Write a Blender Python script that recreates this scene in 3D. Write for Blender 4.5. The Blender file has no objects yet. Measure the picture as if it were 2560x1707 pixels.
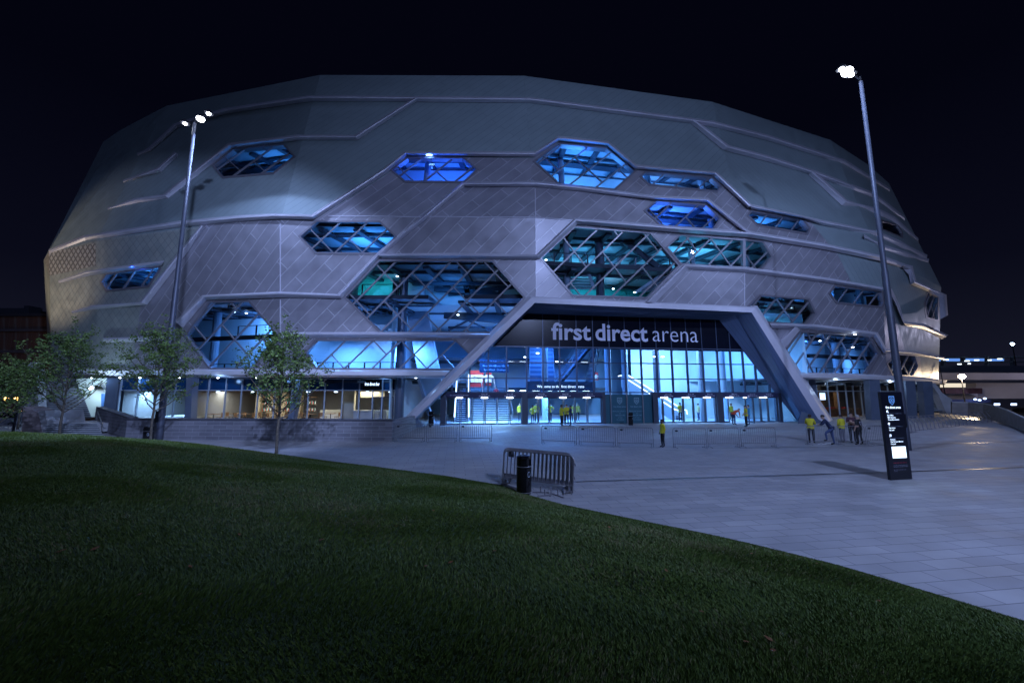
import bpy, bmesh, math, random
import numpy as np
from mathutils import Vector, Matrix
from mathutils.geometry import delaunay_2d_cdt, intersect_line_plane
random.seed(7); rng = np.random.default_rng(5)
sc = bpy.context.scene
COL = sc.collection
R = math.radians
V = Vector

# ------------------------------------------------------------------ camera, world, light
CAMZ = 2.65; TILT = R(7.5); F = 995.0
cd = bpy.data.cameras.new("camera"); cam = bpy.data.objects.new("camera", cd); COL.objects.link(cam)
cam.location = (0, 0, CAMZ); cam.rotation_euler = (math.pi/2 + TILT, 0, 0)
cd.sensor_width = 36; cd.lens = F/2560*36; cd.clip_start = 0.05; cd.clip_end = 2000
sc.camera = cam
sc.view_settings.view_transform = 'Standard'; sc.view_settings.look = 'None'
sc.view_settings.exposure = 0.0; sc.view_settings.gamma = 1.0
sc.cycles.use_denoising = True
sc.cycles.max_bounces = 6; sc.cycles.diffuse_bounces = 3; sc.cycles.glossy_bounces = 3
sc.cycles.transparent_max_bounces = 16; sc.cycles.sample_clamp_indirect = 3.0
sc.cycles.caustics_reflective = False; sc.cycles.caustics_refractive = False
w = bpy.data.worlds.new("World"); sc.world = w; w.use_nodes = True
wn = w.node_tree.nodes; wl = w.node_tree.links
bg = wn['Background']
geo = wn.new('ShaderNodeTexCoord'); sx = wn.new('ShaderNodeSeparateXYZ'); wl.new(geo.outputs['Generated'], sx.inputs[0])
rp = wn.new('ShaderNodeValToRGB'); wl.new(sx.outputs['Z'], rp.inputs[0])
rp.color_ramp.elements[0].position = 0.0; rp.color_ramp.elements[0].color = (.0085, .0095, .020, 1)
rp.color_ramp.elements[1].position = 0.5; rp.color_ramp.elements[1].color = (.0010, .0012, .0045, 1)
e = rp.color_ramp.elements.new(.22); e.color = (.0028, .0032, .0090, 1)
wl.new(rp.outputs[0], bg.inputs[0]); bg.inputs[1].default_value = 1.0

def lamp(kind, name, loc, energy, color, target=None, parent=None, **kw):
    l = bpy.data.lights.new(name, kind); l.energy = energy; l.color = color
    for k, v in kw.items(): setattr(l, k, v)
    o = bpy.data.objects.new(name, l); COL.objects.link(o); o.location = loc
    if target is not None:
        o.rotation_euler = (V(target)-V(loc)).to_track_quat('-Z', 'Y').to_euler()
    return o
# faint even glow of the town in the night sky
lamp('SUN', 'night_glow', (0, -20, 60), 0.125, (.34, .48, 1.0), target=(6, 30, 20), angle=R(50))

# ------------------------------------------------------------------ projection helpers (pixels of the 2560 px photo)
def ray(px, py):
    v = (853.5-py)/F; c, s = math.cos(TILT), math.sin(TILT)
    return V(((px-1280)/F, c - v*s, v*c + s))
CAM = V((0, 0, CAMZ))
def at_d(px, py, D):
    d = ray(px, py); return CAM + d*(D/d.y)
def at_z(px, py, z):
    d = ray(px, py); return CAM + d*((z-CAMZ)/d.z)
def proj(P):
    q = P-CAM; c, s = math.cos(TILT), math.sin(TILT)
    f = q.y*c + q.z*s; u = -q.y*s + q.z*c
    return (1280+F*q.x/f, 853.5-F*u/f)
def gz(y):                      # height of the plaza: rises gently to the doors
    t = min(1, max(0, (y-24)/8)); return -.30+.30*(t*t*(3-2*t))
def at_g(px, py):
    z = -.3
    for _ in range(12):
        p = at_z(px, py, z); z = .6*z+.4*gz(p.y)
    return at_z(px, py, z)

# ------------------------------------------------------------------ materials
def P(name, col, rough=.6, metal=0, spec=.5):
    m = bpy.data.materials.new(name); m.use_nodes = True
    b = m.node_tree.nodes['Principled BSDF']
    b.inputs['Base Color'].default_value = (*col, 1); b.inputs['Roughness'].default_value = rough
    b.inputs['Metallic'].default_value = metal; b.inputs['Specular IOR Level'].default_value = spec
    return m
def vary(m, scale=3, amt=.25, bump=0, bscale=None, coord='Object', detail=4):
    nt = m.node_tree; b = nt.nodes['Principled BSDF']
    tc = nt.nodes.new('ShaderNodeTexCoord'); n = nt.nodes.new('ShaderNodeTexNoise')
    n.inputs['Scale'].default_value = scale; n.inputs['Detail'].default_value = detail
    nt.links.new(tc.outputs[coord], n.inputs['Vector'])
    c = b.inputs['Base Color'].default_value[:3]
    r = nt.nodes.new('ShaderNodeValToRGB')
    r.color_ramp.elements[0].position = .3; r.color_ramp.elements[1].position = .7
    r.color_ramp.elements[0].color = (*[x*(1-amt) for x in c], 1); r.color_ramp.elements[1].color = (*[x*(1+amt) for x in c], 1)
    nt.links.new(n.outputs[0], r.inputs[0]); nt.links.new(r.outputs[0], b.inputs['Base Color'])
    if bump:
        n2 = nt.nodes.new('ShaderNodeTexNoise'); n2.inputs['Scale'].default_value = bscale or scale*8
        nt.links.new(tc.outputs[coord], n2.inputs['Vector'])
        bp = nt.nodes.new('ShaderNodeBump'); bp.inputs['Strength'].default_value = bump; bp.inputs['Distance'].default_value = .02
        nt.links.new(n2.outputs[0], bp.inputs['Height']); nt.links.new(bp.outputs[0], b.inputs['Normal'])
    return m
def E(name, col, s):
    m = bpy.data.materials.new(name); m.use_nodes = True
    nt = m.node_tree; nt.nodes.clear(); o = nt.nodes.new('ShaderNodeOutputMaterial'); e = nt.nodes.new('ShaderNodeEmission')
    e.inputs[0].default_value = (*col, 1); e.inputs[1].default_value = s; nt.links.new(e.outputs[0], o.inputs[0])
    return m
def bricks(name, c1, c2, cm, bw, bh, mortar, rot=0, coord='UV', rough=.5, metal=0, bump=.3, offset=.5, clouds=0.0, inv=False, spec=.5, dist=.03):
    m = P(name, c1, rough, metal, spec); nt = m.node_tree; L = nt.links; b = nt.nodes['Principled BSDF']
    tc = nt.nodes.new('ShaderNodeTexCoord'); mp = nt.nodes.new('ShaderNodeMapping'); mp.inputs['Rotation'].default_value = (0, 0, rot)
    L.new(tc.outputs[coord], mp.inputs[0])
    t = nt.nodes.new('ShaderNodeTexBrick'); t.offset = offset; t.squash = 1
    L.new(mp.outputs[0], t.inputs['Vector'])
    t.inputs['Color1'].default_value = (*c1, 1); t.inputs['Color2'].default_value = (*c2, 1); t.inputs['Mortar'].default_value = (*cm, 1)
    t.inputs['Scale'].default_value = 1; t.inputs['Mortar Size'].default_value = mortar; t.inputs['Mortar Smooth'].default_value = .2
    t.inputs['Brick Width'].default_value = bw; t.inputs['Row Height'].default_value = bh
    col = t.outputs['Color']
    if clouds:
        n = nt.nodes.new('ShaderNodeTexNoise'); n.inputs['Scale'].default_value = .8; n.inputs['Detail'].default_value = 5
        L.new(tc.outputs[coord], n.inputs['Vector'])
        mr = nt.nodes.new('ShaderNodeMapRange'); mr.inputs[1].default_value = .3; mr.inputs[2].default_value = .7
        mr.inputs[3].default_value = 1-clouds; mr.inputs[4].default_value = 1+clouds
        L.new(n.outputs[0], mr.inputs[0])
        mx = nt.nodes.new('ShaderNodeVectorMath'); mx.operation = 'SCALE'
        L.new(col, mx.inputs[0]); L.new(mr.outputs[0], mx.inputs['Scale']); col = mx.outputs[0]
        mr2 = nt.nodes.new('ShaderNodeMapRange'); mr2.inputs[1].default_value = .3; mr2.inputs[2].default_value = .7
        mr2.inputs[3].default_value = rough*.8; mr2.inputs[4].default_value = min(1, rough*1.2)
        L.new(n.outputs[0], mr2.inputs[0]); L.new(mr2.outputs[0], b.inputs['Roughness'])
    L.new(col, b.inputs['Base Color'])
    bp = nt.nodes.new('ShaderNodeBump'); bp.inputs['Strength'].default_value = bump; bp.inputs['Distance'].default_value = dist
    bp.invert = not inv
    L.new(t.outputs['Fac'], bp.inputs['Height']); L.new(bp.outputs[0], b.inputs['Normal'])
    return m
def glass(name, tint=(.75, .85, .95), refl=.10):
    m = bpy.data.materials.new(name); m.use_nodes = True; nt = m.node_tree; nt.nodes.clear(); L = nt.links
    o = nt.nodes.new('ShaderNodeOutputMaterial'); t = nt.nodes.new('ShaderNodeBsdfTransparent'); g = nt.nodes.new('ShaderNodeBsdfGlossy')
    t.inputs[0].default_value = (*tint, 1); g.inputs['Roughness'].default_value = .02
    fr = nt.nodes.new('ShaderNodeFresnel'); fr.inputs[0].default_value = 1.5
    mx = nt.nodes.new('ShaderNodeMixShader'); L.new(fr.outputs[0], mx.inputs[0]); L.new(t.outputs[0], mx.inputs[1]); L.new(g.outputs[0], mx.inputs[2])
    L.new(mx.outputs[0], o.inputs[0]); return m

M = {}
M['mesh'] = bricks('perforated_silver_panel', (.42, .41, .455), (.37, .36, .405), (.60, .595, .65), 5.2, .95, .045, R(-45), rough=.40, metal=.4, bump=1.0, clouds=.12, inv=True)  # lighter ribs and cloudy tone paint in caught light and reflections
M['smooth'] = bricks('green_grey_shingle', (.29, .36, .375), (.30, .37, .385), (.19, .24, .25), 60, .62, .018, R(-45), rough=.45, metal=.1, bump=.5, clouds=.06)
M['lattice'] = bricks('diamond_shingle', (.40, .42, .38), (.35, .385, .36), (.22, .25, .25), .62, .62, .022, R(52), rough=.4, metal=.15, bump=.6, offset=0, clouds=.08)
M['quilt'] = bricks('quilted_metal', (.88, .85, .80), (.75, .72, .67), (.34, .32, .29), .55, .55, .09, R(52), rough=.3, metal=.45, bump=1.0, offset=0, dist=.12)
M['ledge'] = vary(P('ledge_metal', (.66, .65, .72), .42, .1), .4, .10)
M['frame'] = P('window_frame_metal', (.30, .29, .33), .4, .5)
M['mull'] = P('mullion_metal', (.30, .295, .33), .4, .4)
M['darkframe'] = P('dark_frame', (.07, .085, .12), .4, .3)
M['glass'] = glass('clear_glass')
M['signglass'] = P('black_sign_glass', (.006, .008, .018), .25, 0, .15)
M['letter'] = P('lilac_lettering', (.80, .82, .98), .6)
M['wall'] = vary(P('pale_interior_wall', (.60, .70, .74), .8), .6, .06)
M['teal'] = P('teal_interior_wall', (.05, .42, .42), .8)
M['navy'] = P('navy_panel', (.012, .038, .085), .4)
M['slab'] = P('dark_slab_edge', (.03, .035, .05), .6)
M['ceil'] = P('ceiling_white', (.45, .52, .6), .8)
M['beam'] = P('steel_beam', (.028, .045, .07), .5, .2)
M['column'] = P('blue_grey_column', (.30, .36, .44), .6)
M['blade'] = vary(P('grey_blade_column', (.12, .155, .22), .5, .2), 1.2, .1)
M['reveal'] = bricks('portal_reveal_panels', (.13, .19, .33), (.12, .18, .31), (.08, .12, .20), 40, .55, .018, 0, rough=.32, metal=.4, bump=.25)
M['floor_in'] = P('interior_floor', (.5, .52, .55), .25)
M['stone'] = bricks('grey_block_wall', (.21, .21, .235), (.15, .152, .175), (.36, .36, .39), .9, .225, .010, 0, rough=.75, bump=.3, clouds=.12)
M['coping'] = vary(P('dark_coping', (.085, .085, .10), .6), 3, .15)
M['concrete'] = vary(P('pale_concrete', (.42, .43, .44), .75), .7, .12, .2, 20)
M['darkmetal'] = P('dark_metal', (.03, .032, .04), .35, .6)
M['galv'] = vary(P('galvanised_steel', (.30, .30, .33), .30, .65), 6, .15)
M['pole'] = vary(P('mast_steel', (.075, .085, .115), .5, .3), 2, .12)
M['black'] = P('glossy_black', (.006, .006, .008), .16)
M['white'] = P('white_paint', (.75, .75, .78), .5)
M['bark'] = vary(P('bark', (.10, .085, .065), .9), 12, .4, .6, 30)
M['leafa'] = vary(P('leaf_green', (.085, .145, .032), .55, 0, .3), 2, .35)
M['leafb'] = vary(P('leaf_green_light', (.135, .20, .055), .55, 0, .3), 2, .35)
M['brickdark'] = bricks('brown_brickwork', (.11, .06, .045), (.085, .045, .035), (.12, .10, .09), .9, .3, .03, 0, coord='Object', rough=.9, bump=.2)
M['emit_lamp'] = E('lamp_white', (.80, .86, 1.0), 22)
M['emit_warm'] = E('lamp_warm', (1.0, .78, .48), 60)
M['emit_ceiling'] = E('ceiling_lamp', (.75, .88, 1.0), 14)
M['emit_blue'] = E('lamp_blue', (.10, .25, 1.0), 14)
M['emit_text'] = E('lit_text', (.55, .72, 1.0), 3.0)
M['emit_screen'] = E('lit_screen', (.60, .78, 1.0), 2.6)
M['emit_window'] = E('lit_window', (.62, .85, .90), .9)
M['emit_amber'] = E('lit_amber_sign', (1.0, .35, .06), 5)
M['red'] = P('red_panel', (.45, .03, .04), .6)
M['beige'] = vary(P('beige_panel', (.50, .44, .32), .7), 1, .1)
M['wood'] = vary(P('wood', (.25, .14, .07), .6), 3, .3)
M['stepm'] = P('step_concrete', (.42, .45, .47), .7)
M['stepdark'] = P('step_nosing', (.05, .06, .07), .7)

# ------------------------------------------------------------------ mesh helpers
def newobj(name, verts, faces, mat, parent=None, mi=None, uv=None, smooth=False):
    me = bpy.data.meshes.new(name); me.from_pydata([tuple(v) for v in verts], [], faces)
    for x in (mat if isinstance(mat, (list, tuple)) else [mat]): me.materials.append(x)
    if mi is not None: me.polygons.foreach_set('material_index', mi)
    if uv is not None:
        l = me.uv_layers.new(name='UVMap'); l.data.foreach_set('uv', [c for p in uv for c in p])
    if smooth: me.polygons.foreach_set('use_smooth', [True]*len(me.polygons))
    me.update()
    o = bpy.data.objects.new(name, me); COL.objects.link(o)
    if parent is not None: o.parent = parent; o.matrix_parent_inverse = Matrix.Identity(4)
    return o
class MB:
    def __init__(s): s.v = []; s.f = []; s.m = []
    def add(s, vs, fs, m=0):
        n = len(s.v); s.v += [V(v) for v in vs]; s.f += [tuple(i+n for i in f) for f in fs]; s.m += [m]*len(fs)
    def box(s, x0, x1, y0, y1, z0, z1, m=0):
        s.add([(x0,y0,z0),(x1,y0,z0),(x1,y1,z0),(x0,y1,z0),(x0,y0,z1),(x1,y0,z1),(x1,y1,z1),(x0,y1,z1)],
              [(0,3,2,1),(4,5,6,7),(0,1,5,4),(1,2,6,5),(2,3,7,6),(3,0,4,7)], m)
    def hexa(s, a, b, m=0):        # two quads (4 pts each) joined
        s.add(list(a)+list(b), [(0,3,2,1),(4,5,6,7),(0,1,5,4),(1,2,6,5),(2,3,7,6),(3,0,4,7)], m)
    def bar(s, p, q, w, t, n, m=0):    # bar of width w, depth t along normal n (p,q on its outer face centre)
        p, q, n = V(p), V(q), V(n).normalized(); d = (q-p).normalized(); u = d.cross(n).normalized()*(w/2); n = d.cross(u).normalized() if abs(d.dot(n)) > .05 else n
        if n.dot(V((0,-1,0))) < 0: n = -n
        b = n*t
        s.hexa([p-u, p+u, q+u, q-u], [p-u-b, p+u-b, q+u-b, q-u-b], m)
    def tube(s, pts, r, n=8, m=0, caps=True):
        pts = [V(p) for p in pts]; k = len(pts); rs = r if isinstance(r, (list, tuple)) else [r]*k
        d0 = (pts[1]-pts[0]).normalized(); up = V((0,0,1)) if abs(d0.z) < .9 else V((1,0,0))
        base = len(s.v)
        for i in range(k):
            d = ((pts[min(i+1,k-1)]-pts[max(i-1,0)])).normalized()
            a = up - d*up.dot(d)
            if a.length < 1e-4: a = d.orthogonal()
            a.normalize(); up = a; b = d.cross(a)
            for j in range(n):
                t = 2*math.pi*j/n; s.v.append(pts[i]+(a*math.cos(t)+b*math.sin(t))*rs[i])
        for i in range(k-1):
            for j in range(n):
                s.f.append((base+i*n+j, base+i*n+(j+1)%n, base+(i+1)*n+(j+1)%n, base+(i+1)*n+j)); s.m.append(m)
        if caps:
            s.f.append(tuple(base+j for j in reversed(range(n)))); s.m.append(m)
            s.f.append(tuple(base+(k-1)*n+j for j in range(n))); s.m.append(m)
    def ball(s, c, r, nu=10, nv=7, m=0):
        rx, ry, rz = r if isinstance(r, (tuple, list)) else (r, r, r); c = V(c); base = len(s.v)
        for i in range(nv+1):
            a = math.pi*i/nv
            for j in range(nu):
                t = 2*math.pi*j/nu; s.v.append(c+V((rx*math.sin(a)*math.cos(t), ry*math.sin(a)*math.sin(t), rz*math.cos(a))))
        for i in range(nv):
            for j in range(nu):
                s.f.append((base+i*nu+j, base+(i+1)*nu+j, base+(i+1)*nu+(j+1)%nu, base+i*nu+(j+1)%nu)); s.m.append(m)
    def lathe(s, prof, n=20, c=(0,0,0), m=0):
        c = V(c); base = len(s.v)
        for r_, z in prof:
            for j in range(n):
                t = 2*math.pi*j/n; s.v.append(c+V((r_*math.cos(t), r_*math.sin(t), z)))
        for i in range(len(prof)-1):
            for j in range(n):
                s.f.append((base+i*n+j, base+i*n+(j+1)%n, base+(i+1)*n+(j+1)%n, base+(i+1)*n+j)); s.m.append(m)
    def build(s, name, mat, parent=None, smooth=False):
        return newobj(name, s.v, s.f, mat, parent, mi=s.m, smooth=smooth)
def empty(name, label, cat, loc=(0,0,0), rz=0, group=None):
    o = bpy.data.objects.new(name, None); COL.objects.link(o); o.location = loc; o.rotation_euler = (0, 0, rz)
    o.empty_display_size = .1
    o['label'] = label; o['category'] = cat
    if group: o['group'] = group
    return o
def tag(o, label, cat, group=None, kind=None):
    o['label'] = label; o['category'] = cat
    if group: o['group'] = group
    if kind: o['kind'] = kind
    return o
def struct(o): o['kind'] = 'structure'; return o
def dup(root, loc, rz=None, label=None):
    r = root.copy(); COL.objects.link(r); r.location = loc
    if rz is not None: r.rotation_euler = (0, 0, rz)
    if label: r['label'] = label
    for ch in root.children:
        c = ch.copy(); COL.objects.link(c); c.parent = r
        for g in ch.children:
            d = g.copy(); COL.objects.link(d); d.parent = c
    return r
def text_geo(txt, off=0.0, ext=0.0):
    cu = bpy.data.curves.new('t', 'FONT'); cu.body = txt; cu.offset = off; cu.extrude = ext; cu.resolution_u = 3
    o = bpy.data.objects.new('t', cu); COL.objects.link(o)
    dg = bpy.context.evaluated_depsgraph_get(); me = bpy.data.meshes.new_from_object(o.evaluated_get(dg))
    vs = [v.co.copy() for v in me.vertices]; fs = [tuple(p.vertices) for p in me.polygons]
    bpy.data.objects.remove(o); bpy.data.meshes.remove(me); bpy.data.curves.remove(cu)
    return vs, fs
def put_text(mb, txt, O, U, W, width=None, height=None, off=0.0, m=0, n=None, thick=0.0, center=False):
    """text with lower left at O, along U (unit) with up W; width fits the advance, height is the x scale otherwise"""
    vs, fs = text_geo(txt, off)
    x0 = min(v.x for v in vs); x1 = max(v.x for v in vs); y1 = .73
    sxx = (width/(x1-x0)) if width else height/y1
    syy = (height/y1) if height else sxx
    sh = (x0+x1)/2 if center else x0
    U = V(U); W = V(W); N = U.cross(W).normalized() if n is None else n
    mb.add([V(O)+U*((v.x-sh)*sxx)+W*(v.y*syy)+N*thick for v in vs], fs, m)
# ------------------------------------------------------------------ arena shell: folds given as (base px, base depth, belt px/py, top px/py)
ZB, ZM, ZT = 4.1, 17.5, 35.0
folds = [(124, 45.5, (109, 650), (258, 355)), (130, 41.8, (122, 628), (300, 326)), (243, 39.5, (240, 604), (416, 265)),
         (700, 34.2, (703, 546), (800, 188)), (1340, 33.5, (1338, 543), (1310, 190)), (1864, 37.0, (1862, 583), (1780, 255)),
         (2218, 44.5, (2202, 645), (2075, 350)), (2306, 51.5, (2312, 695), (2170, 412)), (2346, 55.9, (2353, 718), (2222, 458))]
def basept(px, D):
    fw = D*math.cos(TILT)+(ZB-CAMZ)*math.sin(TILT); return V(((px-1280)/F*fw, D, ZB))
RB = [basept(f[0], f[1]) for f in folds]; RM = [at_z(*f[2], ZM) for f in folds]; RT = [at_z(*f[3], ZT) for f in folds]
NF = len(folds)
tris = []   # (3d pts, 2d pts, normal, facet, level)
for j in range(NF-1):
    for lv, (A, B) in enumerate(((RB, RM), (RM, RT))):
        for t in ((A[j], A[j+1], B[j+1]), (A[j], B[j+1], B[j])):
            n = (t[1]-t[0]).cross(t[2]-t[0]).normalized()
            if n.dot(t[0]-CAM) > 0: n = -n
            tris.append((t, [proj(p) for p in t], n, j, lv))
cum = [0.0]
for j in range(1, NF): cum.append(cum[-1]+(RB[j]-RB[j-1]).length)
def find_tri(px, py):
    best = None; bs = -1e9
    for k, (t, q, n, j, lv) in enumerate(tris):
        (x1, y1), (x2, y2), (x3, y3) = q
        d = (y2-y3)*(x1-x3)+(x3-x2)*(y1-y3)
        if abs(d) < 1e-6: continue
        a = ((y2-y3)*(px-x3)+(x3-x2)*(py-y3))/d; b = ((y3-y1)*(px-x3)+(x1-x3)*(py-y3))/d; c = 1-a-b
        s = min(a, b, c)
        # turn barycentric outside-ness into pixels
        s2 = s*math.sqrt(abs(d)) if s < 0 else s
        if s2 > bs: bs = s2; best = k
        if s > 0: return k
    return best
def S(px, py, off=0.0, k=None):
    if k is None: k = find_tri(px, py)
    t, q, n, j, lv = tris[k]; d = ray(px, py); c_ = abs(d.dot(n))/d.length; p0 = t[0]+n*(off*min(1, c_/.4))
    return CAM + d*((p0-CAM).dot(n)/d.dot(n))
def SN(px, py): return tris[find_tri(px, py)][2]
def shell_uv(Pt, k):
    t, q, n, j, lv = tris[k]; u = (RB[j+1]-RB[j]).normalized(); up = n.cross(u).normalized()
    if up.z < 0: up = -up
    o = RM[j]
    return (cum[j]+(Pt-RB[j]).dot(u), 20+(Pt-o).dot(up))
def in_poly(x, y, pl):
    c = False; j = len(pl)-1
    for i in range(len(pl)):
        xi, yi = pl[i]; xj, yj = pl[j]
        if (yi > y) != (yj > y) and x < (xj-xi)*(y-yi)/(yj-yi)+xi: c = not c
        j = i
    return c
foldsegs = []
for j in range(NF):
    a, b, c = proj(RB[j]), proj(RM[j]), proj(RT[j]); foldsegs += [(a, b), (b, c)]
    if j < NF-1: foldsegs.append((proj(RM[j]), proj(RM[j+1])))
for j in range(NF-1):  # quad diagonals: the facets are two planes
    foldsegs += [(proj(RB[j]), proj(RM[j+1])), (proj(RM[j]), proj(RT[j+1]))]
OUT = [proj(p) for p in RB]+[proj(p) for p in reversed(RM[-1:])]+[proj(p) for p in reversed(RT)]+[proj(RM[0])]
def cdt(polys, segs):
    vs = []; es = []
    for pl in polys:
        n = len(vs); vs += [V(p) for p in pl]; es += [(n+i, n+(i+1) % len(pl)) for i in range(len(pl))]
    for a, b in segs:
        n = len(vs); vs += [V(a), V(b)]; es.append((n, n+1))
    r = delaunay_2d_cdt(vs, es, [], 0, 0.05)
    return r[0], r[2]
def clipseg(seg, pl):
    (x0, y0), (x1, y1) = seg; bx = [p[0] for p in pl]; by = [p[1] for p in pl]
    return not (max(x0, x1) < min(bx) or min(x0, x1) > max(bx) or max(y0, y1) < min(by) or min(y0, y1) > max(by))
def surf(pl, off, holes=()):
    """triangulated piece of the shell inside a pixel polygon, following the folds; returns verts, faces, uvs"""
    segs = [s for s in foldsegs if clipseg(s, pl)]
    vs, fs = cdt([pl]+list(holes), segs)
    ov, of, uv = [], [], []
    for f in fs:
        cx = sum(vs[i].x for i in f)/3; cy = sum(vs[i].y for i in f)/3
        if not in_poly(cx, cy, pl) or any(in_poly(cx, cy, h) for h in holes): continue
        k = find_tri(cx, cy); n = len(ov)
        pts = [S(vs[i].x, vs[i].y, off, k) for i in f]
        nn = (pts[1]-pts[0]).cross(pts[2]-pts[0])
        if nn.length < 1e-6: continue
        if nn.dot(tris[k][2]) < 0: pts.reverse()
        ov += pts; of.append((n, n+1, n+2)); uv += [shell_uv(p, k) for p in pts]
    return ov, of, uv
def inset(pl, d):
    """move every edge of a polygon inwards by d pixels"""
    n = len(pl); A = sum(pl[i][0]*pl[(i+1) % n][1]-pl[(i+1) % n][0]*pl[i][1] for i in range(n)); sg = 1 if A > 0 else -1
    L = []
    for i in range(n):
        p, q = V(pl[i]), V(pl[(i+1) % n]); t = (q-p).normalized(); nn = V((-t.y, t.x))*sg; L.append((p+nn*d, t))
    out = []
    for i in range(n):
        (p, t), (q, s) = L[i-1], L[i]; den = t.x*s.y-t.y*s.x
        if abs(den) < .05: out.append(tuple(q)); continue
        a = ((q.x-p.x)*s.y-(q.y-p.y)*s.x)/den; out.append((p.x+t.x*a, p.y+t.y*a))
    return out

# windows: outline, lattice: (slope1 deg, spacing px, phase, slope2 deg, spacing2 px, mode)
WIN = [
 ('A', [(530,413),(582,372),(709,360),(736,391),(683,433),(556,444)], -36, 62, 0, 42, 60),
 ('B', [(976,423),(1019,393),(1157,393),(1194,423),(1159,455),(1012,454)], -38, 78, 10, 42, 84),
 ('C', [(1335,403),(1396,358),(1517,369),(1589,427),(1537,474),(1402,463)], -38, 74, 20, 42, 76),
 ('D', [(1601,441),(1615,427),(1779,442),(1806,465),(1794,479),(1624,462)], -43, 62, 0, None, 0),
 ('E', [(1612,526),(1641,500),(1766,511),(1803,545),(1783,574),(1653,565)], -43, 72, 10, 48, 74),
 ('F', [(1870,538),(1879,526),(2006,547),(2026,571),(2020,585),(1894,563)], -55, 44, 0, None, 0),
 ('G', [(747,591),(791,552),(949,554),(990,591),(947,634),(788,633)], -43, 68, 10, 46, 74),
 ('H', [(250,705),(264,684),(396,667),(400,672),(370,716),(265,727)], -56, 42, 0, None, 0),
 ('I', [(461,840),(523,754),(622,752),(694,838),(630,922),(523,922)], -47, 68, 20, 49, 72),
 ('J', [(762,884),(788,850),(1139,850),(1178,887),(1136,924),(791,922)], -44, 69, 0, 47, 69),
 ('K', [(861,743),(947,651),(1230,651),(1312,743),(1227,832),(951,832)], -45, 69, 20, 46, 69),
 ('L', [(1351,645),(1437,566),(1627,581),(1699,664),(1620,745),(1432,739)], -44, 70, 20, 52, 70),
 ('M', [(1667,618),(1701,586),(1907,603),(1932,642),(1904,674),(1703,660)], -46, 58, 0, 54, 58),
 ('N', [(1872,764),(1899,737),(2023,747),(2041,784),(2019,812),(1918,806)], -50, 44, 0, 55, 80),
 ('O', [(2074,733),(2088,714),(2207,728),(2213,758),(2205,768),(2093,757)], -54, 42, 0, None, 0),
 ('P', [(1963,877),(2001,828),(2172,840),(2200,886),(2169,938),(1996,933)], -56, 37, 0, 62, 37),
 ('Q', [(2219,909),(2242,886),(2288,889),(2297,916),(2283,940),(2232,936)], -64, 24, 0, 66, 24),
 ('R', [(2312,757),(2320,730),(2346,743),(2346,801),(2317,793)], -72, 13, 0, 74, 13),
 ('S', [(2204,550),(2244,562),(2256,581),(2256,593),(2207,573)], -86, 19, 0, None, 0),
]
PORT_OUT = [(984,1078),(984,1064),(1330,745),(1887,771),(2071,1050),(2060,1056),(1995,1060),(1000,1085)]
PORT_HOLE = [(1105,960),(1333,751),(1884,775),(2002,962)]
MESHP = [(505,563),(600,549),(700,549),(786,550),(967,436),(1018,392),(1332,396),(1396,357),(1517,368),(1590,426),(1779,441),(1875,512),(1885,520),(2009,546),(2024,552),(2079,618),(2095,636),(2128,706),(2160,716),(2225,745),(2262,875),(2300,884),(2306,960),(120,960),(330,930),(352,757),(457,622)]
QUILT = [(110,650),(121,630),(239,608),(240,664),(124,690)]
LATT = [(105,640),(240,600),(700,540),(700,960),(100,960)]

arena = empty('arena', 'huge rounded arena clad in silver and grey panels with blue lit hexagonal windows', 'arena', (0, 34, 0))
arena.location = (0, 0, 0)
holes = [inset(wd[1], -1.5) for wd in WIN]+[PORT_HOLE]
vs, fs = cdt([OUT, MESHP, QUILT, LATT]+holes, foldsegs)
def uvs(pts, k, kk): 
    r_ = [shell_uv(p, k) for p in pts]
    return [(-u, v) for u, v in r_] if kk == 'smooth' and tris[k][3] >= 5 else r_
buck = {k: ([], [], []) for k in ('mesh', 'smooth', 'lattice', 'quilt')}
for f in fs:
    cx = sum(vs[i].x for i in f)/3; cy = sum(vs[i].y for i in f)/3
    if not in_poly(cx, cy, OUT) or any(in_poly(cx, cy, h) for h in holes): continue
    k = find_tri(cx, cy); pts = [S(vs[i].x, vs[i].y, 0, k) for i in f]
    nn = (pts[1]-pts[0]).cross(pts[2]-pts[0])
    if nn.length < 1e-7: continue
    if nn.dot(tris[k][2]) < 0: pts.reverse()
    kk = 'mesh' if in_poly(cx, cy, MESHP) else 'quilt' if in_poly(cx, cy, QUILT) else 'lattice' if in_poly(cx, cy, LATT) else 'smooth'
    b = buck[kk]; n = len(b[0]); b[0].extend(pts); b[1].append((n, n+1, n+2)); b[2].extend(uvs(pts, k, kk))
names = {'mesh': 'perforated_cladding', 'smooth': 'shingle_cladding', 'lattice': 'diamond_cladding', 'quilt': 'quilted_cladding'}
for k, b in buck.items(): newobj(names[k], b[0], b[1], M[k], arena, uv=b[2])
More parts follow.
